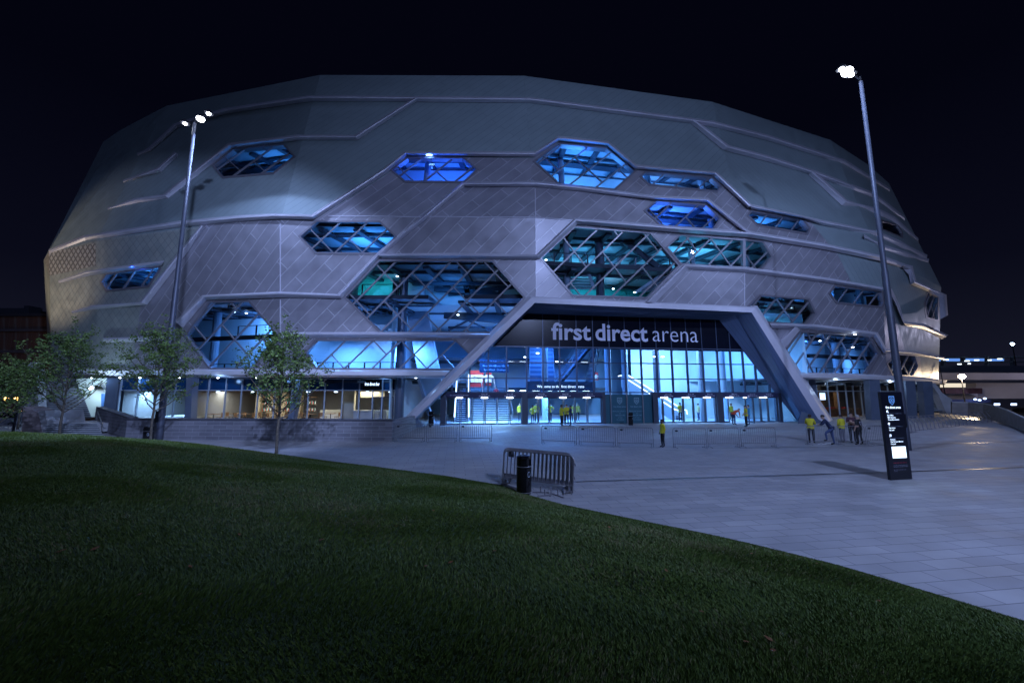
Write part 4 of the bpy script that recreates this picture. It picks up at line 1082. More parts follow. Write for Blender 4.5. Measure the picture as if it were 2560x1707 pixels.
for px in cols:
    Dc, zc, De = lawn_profile(px); xr = (px-1280)/F/(math.cos(TILT)+0)  # direction x/y at ground: refined below
    for i in range(NR+1):
        t = i/NR
        D = -1.0+(Dc+1.0)*(t/.8) if t <= .8 else Dc+(De-Dc)*(t-.8)/.2
        Dq = max(D, .2); z = lawn_z(px, Dq)
        # lateral: the column's pixel x kept for the ray through this point
        fw = Dq*math.cos(TILT)+(z-CAMZ)*math.sin(TILT)
        ex = (crest_of(px)); fwc = Dc*math.cos(TILT)+(zc-CAMZ)*math.sin(TILT); k = fwc/Dc
        vs.append(V(((px-1280)/F*k*Dq, D, z)))
NC = len(cols); W_ = NR+1
fs = [(c*W_+i, (c+1)*W_+i, (c+1)*W_+i+1, c*W_+i+1) for c in range(NC-1) for i in range(NR)]
lawn_m = vary(P('lawn_soil', (.030,.056,.018), .95), 1.1, .35, .9, 90)
struct(newobj('lawn_ground', vs, fs, lawn_m, smooth=True))
mb = MB(); mb.add([(-60,-25,.9),(2.0,-25,.9),(2.0,.3,1.04),(-60,.3,1.04)], [(0,1,2,3)]); struct(mb.build('lawn_ground', lawn_m))
LV = np.array([tuple(v) for v in vs]).reshape(NC, W_, 3)
# grass blades: denser near the camera
def grass():
    N = 1150000
    wc = np.array([min(60, (b-a))/22 for a, b in zip(cols, cols[1:])]); wc[:13] *= .8; cw = np.concatenate([[0], np.cumsum(wc)]); cw /= cw[-1]
    ci = np.minimum(np.interp(rng.random(N), cw, np.arange(NC)), NC-1.001); u = rng.random(N)
    ri = np.clip((.02+.98*u**1.15)*NR*.86+0, 0, NR-1.001)
    c0 = ci.astype(int); r0 = ri.astype(int); fc = (ci-c0)[:, None]; frr = (ri-r0)[:, None]
    Pp = (LV[c0, r0]*(1-fc)*(1-frr)+LV[c0+1, r0]*fc*(1-frr)+LV[c0, r0+1]*(1-fc)*frr+LV[c0+1, r0+1]*fc*frr)
    pxp = np.array(cols)[c0]
    q = Pp-np.array([0, 0, CAMZ]); fwd = q[:, 1]*math.cos(TILT)+q[:, 2]*math.sin(TILT); up = -q[:, 1]*math.sin(TILT)+q[:, 2]*math.cos(TILT)
    X = q[:, 0]/np.maximum(fwd, .01)*F; Y = up/np.maximum(fwd, .01)*F
    ok = (Pp[:, 1] > .9) & (np.abs(X) < 4200) & ((Y > -1000) | (np.abs(X) > 1400))
    Pp = Pp[ok]; n = len(Pp); dist = np.linalg.norm(Pp-np.array([0, 0, CAMZ]), axis=1)
    # clumps
    cl = np.sin(Pp[:, 0]*2.1+np.sin(Pp[:, 1]*1.3)*2)*np.sin(Pp[:, 1]*1.9+Pp[:, 0]*.7)
    h = (.020+.022*rng.random(n)+.002*cl)*(1+dist*.02); wd = (.0016+.0014*rng.random(n))*(1+dist*.17)
    a = rng.random(n)*2*np.pi; la = a+rng.normal(0, 1, n); lean = h*(.35+.6*rng.random(n))
    fa = np.sin(Pp[:, 0]*1.1)*1.5+np.sin(Pp[:, 1]*1.7)*1.5
    dx = np.cos(la*.5+fa)*lean; dy = np.sin(la*.5+fa)*lean
    wx = np.cos(a)*wd; wy = np.sin(a)*wd
    A = Pp+np.stack([-wx, -wy, np.zeros(n)-.005], 1); B = Pp+np.stack([wx, wy, np.zeros(n)-.005], 1)
    Mm = Pp+np.stack([dx*.4+wx*.7, dy*.4+wy*.7, h*.6], 1); T = Pp+np.stack([dx, dy, h], 1)
    co = np.stack([A, B, Mm, T], 1).reshape(-1, 3)
    me = bpy.data.meshes.new('grass'); me.vertices.add(4*n); me.vertices.foreach_set('co', co.astype(np.float32).ravel())
    base = np.arange(n)*4; idx = np.stack([base, base+1, base+2, base, base+2, base+3], 1).astype(np.int32).ravel()
    me.loops.add(6*n); me.loops.foreach_set('vertex_index', idx)
    me.polygons.add(2*n); me.polygons.foreach_set('loop_start', (np.arange(2*n)*3).astype(np.int32)); me.polygons.foreach_set('loop_total', np.full(2*n, 3, dtype=np.int32))
    x_, y_ = Pp[:, 0], Pp[:, 1]; f1 = np.sin(x_*.9+1.3*np.sin(y_*.7))+np.sin(y_*1.15+1.1*np.sin(x_*.8+2))+.6*np.sin(x_*3.1+y_*2.3)+.5*np.sin(x_*1.7-y_*4.1); r_ = rng.random(n)+f1*.11
    mid = np.where(r_ < .30, 1, np.where(r_ < .72, 0, np.where(r_ < .97, 2, 3))); dry = (f1 > 1.9) & (rng.random(n) < .22); mid = np.where(dry, 3, mid)
    mi = np.repeat(mid, 2).astype(np.int32); me.polygons.foreach_set('material_index', mi)
    for nm, c in (('grass_a', (.068,.112,.018)), ('grass_b', (.050,.086,.015)), ('grass_c', (.100,.140,.028)), ('grass_dry', (.16,.15,.07))):
        me.materials.append(P(nm, c, .5 if nm != 'grass_dry' else .8, 0, .35))
    me.update(calc_edges=True)
    o = bpy.data.objects.new('grass', me); COL.objects.link(o); o['kind'] = 'stuff'
    o['label'] = 'short mown green grass covering the mound in the foreground'; o['category'] = 'grass'
grass()
mb = MB()
for k in range(26):
    px_ = rng.uniform(150, 2300); D_ = rng.uniform(3, 9); Dc_, zc_, De_ = lawn_profile(px_); D_ = min(D_, Dc_-.3); z_ = lawn_z(px_, D_); fwc = Dc_*math.cos(TILT)+(zc_-CAMZ)*math.sin(TILT); x_ = (px_-1280)/F*fwc/Dc_*D_; s_ = .03+.02*rng.random(); a_ = rng.uniform(0, 6.28); c_ = V((x_, D_, z_+.03)); u_ = V((math.cos(a_), math.sin(a_), .2))*s_; v_ = V((-math.sin(a_), math.cos(a_), .1))*s_*.6
    mb.add([c_-u_, c_-v_, c_+u_, c_+v_], [(0,1,2,3)])
o = mb.build('fallen_leaves', P('dry_leaf', (.16,.06,.02), .8)); tag(o, 'few small dry brown leaves scattered on the lawn', 'leaves', kind='stuff')
# ------------------------------------------------------------------ block wall of the terrace
def wall_seg(name, A, B, z0a, z1a, z0b, z1b, th, label=None, parent=None):
    """battered block wall from A to B (xy), back offset th"""
    A, B = V((*A, 0)), V((*B, 0)); u = (B-A).normalized(); n = V((u.y, -u.x, 0))
    if n.y > 0: n = -n
    L = (B-A).length; b = -n*th
    q = [A+V((0,0,z0a)), B+V((0,0,z0b)), B+V((0,0,z1b)), A+V((0,0,z1a))]
    vs = q+[p+b for p in q]; fs = [(0,1,2,3),(5,4,7,6),(1,5,6,2),(4,0,3,7),(3,2,6,7)]
    uv = []
    for f in fs:
        for i in f: p = vs[i]; uv.append(((p-A).dot(u)+(p-A).dot(n)*-1, p.z))
    return newobj(name, vs, fs, M['stone'], parent, uv=uv)
wr = at_g(979, 1104); wl_ = V((-24.9, 26.2, 0))
wt = empty('terrace_wall', 'long low grey block wall with a dark coping in front of the ground floor bar', 'wall', (0,0,0))
wall_seg('blockwork', (wl_.x, wl_.y), (wr.x, wr.y), -.4, .98, -.4, .98, .45, parent=wt)
wall_seg('blockwork', (wr.x, wr.y), (wr.x+.02, wr.y+6), -.4, .98, -.1, .98, .45, parent=wt)
mb = MB(); mb.hexa([(wl_.x, wl_.y-.04, .98), (wr.x+.04, wr.y-.04, .98), (wr.x+.04, wr.y-.04, 1.08), (wl_.x, wl_.y-.04, 1.08)], [(wl_.x, wl_.y+.5, .98), (wr.x+.04, wr.y+.5, .98), (wr.x+.04, wr.y+.5, 1.08), (wl_.x, wl_.y+.5, 1.08)])
mb.build('coping', M['coping'], wt)
wt2 = empty('stair_flank_wall', 'pale sloping stone wall rising beside the lower steps, left of the long block wall', 'wall', (0,0,0))
p1 = V((-24.9, 26.2, 0)); p2 = at_z(242, 1018, 1.5); p2 = at_d(240, 1018, 31.5)
wall_seg('blockwork', (p1.x, p1.y), (p2.x, p2.y), -.4, 1.06, -.4, p2.z-.05, .4, parent=wt2)
mb = MB(); mb.hexa([(p1.x, p1.y, 1.06), (p2.x, p2.y, p2.z-.05), (p2.x, p2.y, p2.z+.05), (p1.x, p1.y, 1.16)], [(p1.x+.4, p1.y+.3, 1.06), (p2.x+.4, p2.y+.3, p2.z-.05), (p2.x+.4, p2.y+.3, p2.z+.05), (p1.x+.4, p1.y+.3, 1.16)])
mb.build('coping', M['coping'], wt2)
hr = MB(); a_ = at_d(244, 1028, 31); b_ = at_d(259, 1070, 27); hr.tube([a_+V((0,0,-.6)), a_, b_, b_+V((.15,0,0))], .03, 6); hr.build('handrail', M['galv'], wt2)
# pier on the far side of the steps
def ppoly(name, front, D, th, mat, parent):
    f = [at_d(x, y, D) for x, y in front]; b = [p+V((0, th, 0)) for p in f]; n = len(f)
    vs = f+b; fs = [tuple(range(n)), tuple(reversed(range(n, 2*n)))]+[(i, n+i, n+(i+1) % n, (i+1) % n) for i in range(n)]
    uv = [(vs[i].x, vs[i].z) for fc in fs for i in fc]
    return newobj(name, vs, fs, mat, parent, uv=uv)
pw = empty('stair_end_wall', 'tapering buff block pier at the far left end of the steps', 'wall', (0,0,0))
ppoly('blockwork', [(54,1092),(107,1092),(96,1030),(58,1016)], 28, 1.2, bricks('buff_block_wall', (.30,.25,.24), (.24,.20,.20), (.36,.32,.31), .9, .225, .012, 0, rough=.8, bump=.3), pw)
ppoly('end_face', [(107,1092),(122,1092),(118,1060),(112,1026),(96,1028)], 28.02, 2.5, M['concrete'], pw)
# steps
def step_run(name, label, fx0, fx1, y0, y1, D0, D1, n, top0, top1):
    """front edge pixels at the foot, back edge at the head"""
    t = empty(name, label, 'stairs', (0,0,0)); 
    P0, P1 = at_d(fx0, y0, D0), at_d(fx1, y0, D0); Q0, Q1 = at_d(top0, y1, D1), at_d(top1, y1, D1)
    mb = MB(); 
    for i in range(n):
        a, b = i/n, (i+1)/n; p0, p1 = P0.lerp(Q0, a), P1.lerp(Q1, a); q0, q1 = P0.lerp(Q0, b), P1.lerp(Q1, b)
        z0, z1 = p0.z, q0.z; k = .03
        f = lambda p, z, dy=0: V((p.x, p.y+dy, z))
        mb.add([f(p0,z0), f(p1,z0), f(p1,z1-k), f(p0,z1-k)], [(0,1,2,3)], 1)
        mb.add([f(p0,z1-k,-.03), f(p1,z1-k,-.03), f(p1,z1,-.03), f(p0,z1,-.03), f(q0,z1), f(q1,z1)], [(0,1,2,3),(3,2,5,4)], 0)
        mb.add([f(p0,z0), f(p0,z1), f(q0,z1), f(q0,z0)], [(0,1,2,3)], 1)
    mb.build('treads', [M['stepm'], P('riser_grey', (.16,.18,.2), .8)], t); return t
step_run('lower_steps', 'wide shallow flight of pale steps at the foot of the landing on the left', 112, 262, 1096, 1058, 26.4, 28.4, 8, 114, 240)
mb = MB(); l0, l1 = at_d(114,1058,28.4), at_d(252,1058,28.4); mb.hexa([l0-V((0,0,.6)), l1-V((0,0,.6)), l1, l0], [x+V((0,12,0)) for x in (l0-V((0,0,.6)), l1-V((0,0,.6)), l1, l0)])
struct(mb.build('landing_path', M['concrete']))
step_run('covered_steps', 'tall flight of grey steps climbing under the left end of the arena', 112, 228, 1045, 942, 33.5, 41, 24, 85, 190)
sw = empty('covered_stair_wall', 'pale slanted side wall left of the tall covered steps', 'wall', (0,0,0))
ppoly('panel', [(55,1016),(96,1030),(90,905),(76,905),(62,925)], 33, .6, M['concrete'], sw)
sw2 = empty('stair_side_wall', 'pale green lit wall right of the tall covered steps', 'wall', (0,0,0))
ppoly('panel', [(226,1042),(330,1042),(330,946),(188,946)], 38, .4, P('pale_green_wall', (.55,.62,.55), .7), sw2)
mb = MB(); 
for a, b in ((253,291),(294,322)): 
    f = [at_d(x, y, 37.9) for x, y in ((a,1040),(b,1040),(b,984),(a,984))]; mb.add(f, [(0,1,2,3)])
mb.build('blue_door', P('blue_door_paint', (.06,.17,.42), .5), sw2)
lp = at_d(228, 970, 37); wlmp = empty('wall_lamp', 'bright white lamp on the wall beside the tall covered steps', 'lamp', lp)
mb = MB(); mb.ball((0,0,0), (.22,.1,.16), 12, 8); mb.build('lamp_glass', M['emit_lamp'], wlmp)
mb = MB(); mb.box(-.2,.2,.08,.9,-.06,.06); mb.build('bracket', M['darkmetal'], wlmp)
lamp('POINT', 'wall_lamp_light', lp+V((0,-.4,0)), 260, (.55,.78,1), shadow_soft_size=.15)

# ------------------------------------------------------------------ barriers
def barrier(name='crowd_barrier', label='', group=None, L=2.15, H=1.08):
    o = empty(name, label, 'barrier', (0,0,0), 0, group)
    r = .019; c = .14; mb = MB(); pts = [(-L/2,0,.02)]
    for k in range(5): a = math.pi-math.pi/2*k/4; pts.append((-L/2+c+c*math.cos(a), 0, H-c+c*math.sin(a)))
    for k in range(5): a = math.pi/2-math.pi/2*k/4; pts.append((L/2-c+c*math.cos(a), 0, H-c+c*math.sin(a)))
    pts.append((L/2,0,.02)); mb.tube(pts, r, 7); mb.tube([(-L/2,0,.22),(L/2,0,.22)], r*.8, 6)
    mb.build('frame', M['galv'], o)
    mb = MB(); n = 17
    for k in range(1, n): x = -L/2+L*k/n; mb.tube([(x,0,.22),(x,0,H-.005 if c < L/2-abs(x) else H-.04)], .0095, 5, 0, False)
    mb.build('bars', M['galv'], o)
    for x in (-L/2+.12, L/2-.12):
        mb = MB(); mb.tube([(x,0,.22),(x,0,.05)], .016, 6); mb.tube([(x,-.30,.012),(x,-.22,.05),(x,.22,.05),(x,.30,.012)], .018, 6); mb.build('foot', M['galv'], o)
    mb = MB(); mb.box(-L/2+.16,-L/2+.32,-.012,.012,.88,.97); mb.build('tag_plate', M['slab'], o)
    mb = MB()
    for z in (.45,.85): mb.tube([(L/2+.01,0,z),(L/2+.05,0,z),(L/2+.05,0,z-.06)], .008, 5)
    mb.build('hook', M['galv'], o); return o
b0 = barrier(label='x', group='steel crowd barriers across the plaza')
rows = [((985,1104),(1062,1104),'steel barrier touching the end of the block wall'),((1065,1104),(1143,1104),'second steel barrier from the end of the block wall'),((1147,1104),(1230,1105),'steel barrier ending at the open gap before the left doors'),
        ((1354,1110),(1443,1113),'steel barrier starting the run right of the open gap'),((1447,1113),(1540,1116),'middle steel barrier of the three before the etched glass panels'),((1544,1116),(1635,1119),'steel barrier just left of the steward standing alone'),
        ((1683,1120),(1768,1120),'steel barrier just right of the steward standing alone'),((1770,1119),(1850,1119),'middle steel barrier of the three right of the lone steward'),((1853,1118),(1942,1118),'steel barrier ending at the gap left of the talking group'),
        ((2018,1112),(2093,1112),'steel barrier the man in the blue vest leans on'),((2096,1112),(2166,1112),'steel barrier in front of the man with folded arms'),((2168,1111),(2245,1110),'steel barrier partly behind the black sign totem'),
        ((2330,1028),(2380,1030),'far steel barrier at the foot of the right hand steps'),((2384,1030),(2440,1031),'far steel barrier next to the litter bin by the ramp')]
for i, (a, b, lab) in enumerate(rows):
    if i > 11: A, B = at_z(*a, .05), at_z(*b, .05)
    else: A, B = at_g(*a), at_g(*b)
    A = V(A); B = V(B); m = (A+B)/2; L = (B-A).length; rz = math.atan2(B.y-A.y, B.x-A.x)
    o = b0 if i == 0 else dup(b0, m, rz, lab)
    o.location = (m.x, m.y, (gz(m.y) if i < 12 else .03)+.006); o.rotation_euler = (0, 0, rz); o.scale = ((L-.03)/2.17, 1, 1); o['label'] = lab
# the stack of barriers leaning together behind the bin
f0, f1 = at_z(1243,1206,-.3), at_z(1440,1233,-.3)
g0, g1 = at_z(1268,1215,-.3), at_z(1428,1234,-.3)
ra = V((-.46, 13.98, -.3)); rb_ = V((2.15, 12.75, -.3))
A_, B_ = f0, f1; dirv = (B_-A_).normalized(); nrm = V((-dirv.y, dirv.x, 0))
wds = ['frontmost', 'second', 'third', 'fourth', 'fifth', 'sixth', 'rearmost']
for k in range(7):
    m = (A_+B_)/2+nrm*(.09*k-.15)+dirv*(-.05*k+.12); o = dup(b0, m, math.atan2(dirv.y, dirv.x)+R(.6*(k % 3-1)), f'{wds[k]} barrier of the stack leaning together behind the black bin')
    o.location = (m.x, m.y, -.29); o.scale = (((B_-A_).length-.3)/2.17, 1, 1); o.rotation_euler = (R(-9+k*.7), 0, o.rotation_euler[2]); o['group'] = 'stacked barriers behind the bin'
# loose feet plates lying below the stack
for k, (x, y) in enumerate(((1362,1240),(1378,1236),(1395,1240),(1352,1232))):
    p = at_z(x, y, -.3); mb = MB(); mb.tube([(-.25,0,.02),(.25,0,.02)], .022, 6); mb.tube([(0,0,.02),(0,0,.20)], .022, 6)
    o = mb.build('barrier_foot', M['galv']); o.location = p; o.rotation_euler = (0, 0, R(30+47*k))
    tag(o, ('leftmost', 'second', 'third', 'nearest')[(3, 0, 1, 2).index(k) if False else k]+' loose steel barrier foot lying on the slabs under the stack', 'metal foot', 'loose barrier feet under the stack')

# ------------------------------------------------------------------ bins
def bin_(label, p, s=1.0, h=1.12, rz=0):
    o = empty('litter_bin', label, 'bin', p, rz)
    r = .225*s; mb = MB(); mb.lathe([(0,0),(r*.93,0),(r*.95,.04),(r,.06),(r,.70*h),(r*.99,.71*h)], 28); mb.build('body', M['black'], o, smooth=True)
    mb = MB(); n = 28
    # hood with an opening in front
    for j in range(n):
        a0, a1 = 2*math.pi*j/n, 2*math.pi*(j+1)/n; am = math.degrees((a0+a1)/2)
        op = 225 < am < 330
        for z0, z1, sk in ((.71*h,.745*h,False),(.745*h,.90*h,op),(.90*h,.94*h,False)):
            if sk: continue
            mb.add([(r*math.cos(a0),r*math.sin(a0),z0),(r*math.cos(a1),r*math.sin(a1),z0),(r*math.cos(a1),r*math.sin(a1),z1),(r*math.cos(a0),r*math.sin(a0),z1)], [(0,1,2,3)])
    mb.lathe([(r,.94*h),(r*.97,.965*h),(r*.8,.985*h),(0,.995*h)], 28); mb.lathe([(r*.9,.72*h),(r*.88,.72*h),(r*.88,.93*h),(r*.9,.93*h)], 28)
    mb.build('hood', M['black'], o)
    mb = MB(); mb.lathe([(r*1.005,.70*h),(r*1.03,.705*h),(r*1.03,.715*h),(r*1.005,.72*h)], 28); mb.lathe([(r*.99,.045),(r*1.02,.05),(r*1.02,.06),(r*.99,.065)], 28); mb.build('rim', M['galv'], o)
    mb = MB()
    for k in range(14):
        a0, a1 = 2*math.pi*k/14, 2*math.pi*(k+1)/14
        f = lambda a, q: V((r*1.01*math.sin(R(40)+q*.055/r*math.cos(a)), -r*1.01*math.cos(R(40)+q*.055/r*math.cos(a)), .52*h+q*.085*math.sin(a)))
        mb.add([f(a0,1), f(a1,1), f(a1,.75), f(a0,.75)], [(0,1,2,3)])
    mb.build('badge', M['column'], o)
    return o
bp0 = at_z(1310, 1233, -.3); bin_('glossy black round litter bin standing at the lawn edge before the barrier stack', bp0)
p = at_g(1577, 1063); bin_('dark litter bin standing against the etched glass panels', V((p.x, p.y, .0)), .9, 1.1)
p = at_z(2456, 1043, 0.05); bin_('black litter bin near the ramp on the right', p, 1.5, 1.6)
p = at_d(370, 1088, 24.8); bin_('black litter bin half hidden by the lawn crest beside the second tree', V((p.x, p.y, -.3)), 1.1, 1.0)
p = at_z(1070, 1066, 0); bin_('dark bin inside the glazing beside the left portal foot', V((p.x, p.y+1.2, .0)), 1.0, 1.2)
# small white litter
mb = MB()
for k in range(9):
    p = at_z(2048+k*3.2+rng.random()*3, 1108+rng.random()*3, -.27); s_ = .06+.05*rng.random()
    mb.add([(p.x-s_, p.y, p.z), (p.x+s_, p.y-.02, p.z+.01), (p.x+s_*.6, p.y+.07, p.z+.03), (p.x-s_*.8, p.y+.08, p.z)], [(0,1,2,3)])
o = mb.build('paper_litter', M['white']); tag(o, 'crumpled white paper and wrappers on the ground by the leaning man', 'litter', kind='stuff')

# ------------------------------------------------------------------ totem
tb0, tb1 = at_z(2227, 1200, -.3), at_z(2281, 1197, -.3)
tc = (tb0+tb1)/2; tw = (tb1-tb0).length; th_ = 3.02
tot = empty('information_totem', 'tall black internally lit information totem leaning over the plaza on the right', 'sign', (tc.x, tc.y, -.3), math.atan2(tb1.y-tb0.y, tb1.x-tb0.x))
mb = MB(); mb.box(-tw/2, tw/2, 0, .09, 0, th_); body = mb.build('body', vary(P('totem_black', (.006,.007,.014), .3), 4, .1), tot)
TF = Fr((-1, 0), (1, 0)); 
class L2:                     # local frame of the totem's front
    n = V((0,-1,0)); u = V((1,0,0))
    def pt(s, a, z, t=0): return V((a, -t, z))
lf = L2(); mb = MB(); U1, Wz = V((1,0,0)), V((0,0,1))
crest(mb, lf, -.02, th_-.31, .33, .006, .10); mb.build('crest', E('crest_blue', (.10,.30,.9), 1.0), tot)
mb = MB(); put_text(mb, 'first direct arena', (-tw*.34, -.006, 2.44), U1, Wz, width=tw*.70, n=V((0,-1,0)), off=.015, height=.085); mb.build('name', M['emit_text'], tot)
mb = MB(); mr = MB()
for (arr, za, zl, ls) in (((-1, 1), 2.33, 2.26, (('Box Office', 2.18), ('Main entrance', 2.105), ('Accessible entrance', 2.03))), ((0, 1), 1.90, 1.815, (('City centre', 1.745), ('Car park', 1.67))), ((1, 1), 1.50, 1.41, (('Premium', 1.345), ('Clay Pit Lane, Merrion', 1.27), ('Car park', 1.195)))):
    x = -tw*.28; dx, dz = arr; L = .055
    c = V((x, -.006, za)); d = V((dx, 0, dz)).normalized(); s_ = V((d.z, 0, -d.x))
    mb.add([c-d*L-s_*.010, c-d*L+s_*.010, c+d*L+s_*.010, c+d*L-s_*.010], [(0,1,2,3)])
    for sg in (1, -1): e1 = c+d*L; e2 = e1-d*.05+s_*.05*sg; mb.add([e1, e1-d*.03, e2-d*.01, e2+d*.01], [(0,1,2,3)])
    mr.add([(-tw*.34,-.005,zl),(tw*.36,-.005,zl),(tw*.36,-.005,zl+.006),(-tw*.34,-.005,zl+.006)], [(0,1,2,3)])
    for t, z_ in ls: put_text(mb, t, (-tw*.30, -.006, z_), U1, Wz, height=.045, n=V((0,-1,0)), off=.01)
mb.build('direction_lettering', M['emit_text'], tot); mr.build('rules', M['column'], tot)
zt = 1.12
mb = MB(); mb.box(-tw*.28, tw*.36, -.006, 0, zt-.39, zt); scr = mb.build('map_screen', M['emit_screen'], tot)
mb = MB()
for k in range(9):
    x = -tw*.26+k*tw*.07; mb.add([(x+.016*math.cos(a), -.006, zt-.55+.016*math.sin(a)) for a in [2*math.pi*i/8 for i in range(8)]], [tuple(range(8))])
mb.build('prohibition_icons', P('icon_red', (.6,.05,.08), .5), tot)
mb = MB()
for i, t in enumerate(('No bottles or cans allowed inside the arena', 'Please have your tickets ready for checking', 'Bag searches may take place on entry', 'Thank you')):
    put_text(mb, t, (-tw*.30, -.006, zt-.64-.05*i-(.05 if i > 1 else 0)), U1, Wz, height=.026, n=V((0,-1,0)))
mb.build('small_print', P('print_grey', (.35,.35,.45), .6), tot)
lamp('AREA', 'totem_light', tot.location+V((-.1,-.25,1.2)), 5, (.45,.65,1), target=tot.location+V((-.3,-3,0)), shape='RECTANGLE', size=.5, size_y=.4)

# ------------------------------------------------------------------ lamp masts
def mast(name, label, base, H, heads, r0=.19, r1=.10):
    o = empty(name, label, 'lamp mast', base, 0, 'tall floodlight masts'); b = V(base)
    mb = MB(); mb.tube([(0,0,-.2),(0,0,.5),(0,0,H*.45),(0,0,H*.46),(0,0,H)], [r0,r0,(r0+r1)/2+.01,(r0+r1)/2-.015,r1], 16); mb.build('pole', M['pole'], o, smooth=True)
    mb = MB(); mb.box(-r0-.01, -r0*.4, -.25, -.12, 1.2, 1.9); mb.build('hatch', M['darkmetal'], o)
    mb = MB(); mb.tube([(0,0,H-.15),(0,0,H+.35)], .05, 8)
    for h in heads: mb.tube([(0,0,H+.05),(h[0]*.55,h[1]*.55,H+.18+h[2]*.5),(h[0],h[1],H+h[2])], .035, 6)
    mb.build('bracket', M['darkmetal'], o)
    for h in heads:
        mb = MB(); c = V((h[0], h[1], H+h[2])); mb.lathe([(0,.22),(.16,.2),(.26,.05),(.28,-.02)], 14, c); hd = mb.build('lamp_head', M['darkmetal'], o)
        mb = MB(); mb.ball(c+V((0,0,-.05)), (h[3], h[3], h[3]*.8), 14, 8); mb.build('lamp_glass', M['emit_lamp'], hd)
    return o
lb = at_z(405, 1105, -.3); lb = at_d(405, 1098, 25.5); lb.z = -.3
tl = at_d(480, 308, 25.5); HL = tl.z+.3; rel = lambda px, py, D, b: at_d(px, py, D)-V((b.x, b.y, 0))
lb.x = (lb.x+tl.x)/2
hs = []
for px, py, r_ in ((463,308,.12),(507,301,.24),(527,288,.13)):
    q = at_d(px, py, 25.4); hs.append((q.x-lb.x, q.y-lb.y-.2*(px > 500), q.z+.3-HL, r_))
mast('lamp_mast', 'tall grey lamp mast rising behind the second tree on the left', lb, HL, hs)
rt = at_d(2152, 205, 21.7); rb2 = V((rt.x, 21.7, -.3)); HR_ = rt.z+.3; hs = []
for px, py, r_ in ((2118,178,.30),(2104,172,.15),(2128,186,.15)):
    q = at_d(px, py, 21.6); hs.append((q.x-rb2.x, q.y-rb2.y, q.z+.3-HR_, r_))
mast('lamp_mast', 'tall grey lamp mast rising behind the black information totem', rb2, HR_, hs, .185, .10)
MW = (.40, .54, 1.0)
LQ = at_d(507, 301, 25.2); RQ = at_d(2118, 178, 21.5)
lamp('SPOT', 'mast_light', LQ+V((.5,.9,-.5)), 2100, MW, target=LQ+V((.0,2.2,-8)), spot_size=R(152), spot_blend=.12, shadow_soft_size=.25)
lamp('SPOT', 'mast_light', RQ+V((-2.4,-1.6,-.4)), 3600, MW, target=RQ+V((-1.5,1.5,-8)), spot_size=R(160), spot_blend=.3, shadow_soft_size=.25)
# unseen masts added behind and beside the camera to light facade and lawn
for i, (x, y, e_, tx, ty, tz, sz_) in enumerate(((-2, 0, 36000, -31, 35, 4, 58), (13, -7, 25000, 12, 32, 5, 118), (34, 16, 6500, 38, 42, 6, 120))):
    if i < 2: mast('lamp_mast', ('unseen lamp mast added on the lawn mound to light the facade', 'unseen lamp mast added on the open paving to light the arena and lawn')[i], V((x, y-.6, -.3)), 20, [(.0,.6,.2,.3),(.4,.5,.2,.2)], .2, .11)
    p = V((x, y+.5, 19.4)); lamp('SPOT', 'mast_light', p, e_, (.40,.53,1.0), target=(tx, ty, tz), spot_size=R(sz_), spot_blend=(.35, .65, .65)[i], shadow_soft_size=.3)  # added spots; the last one stands without a mast

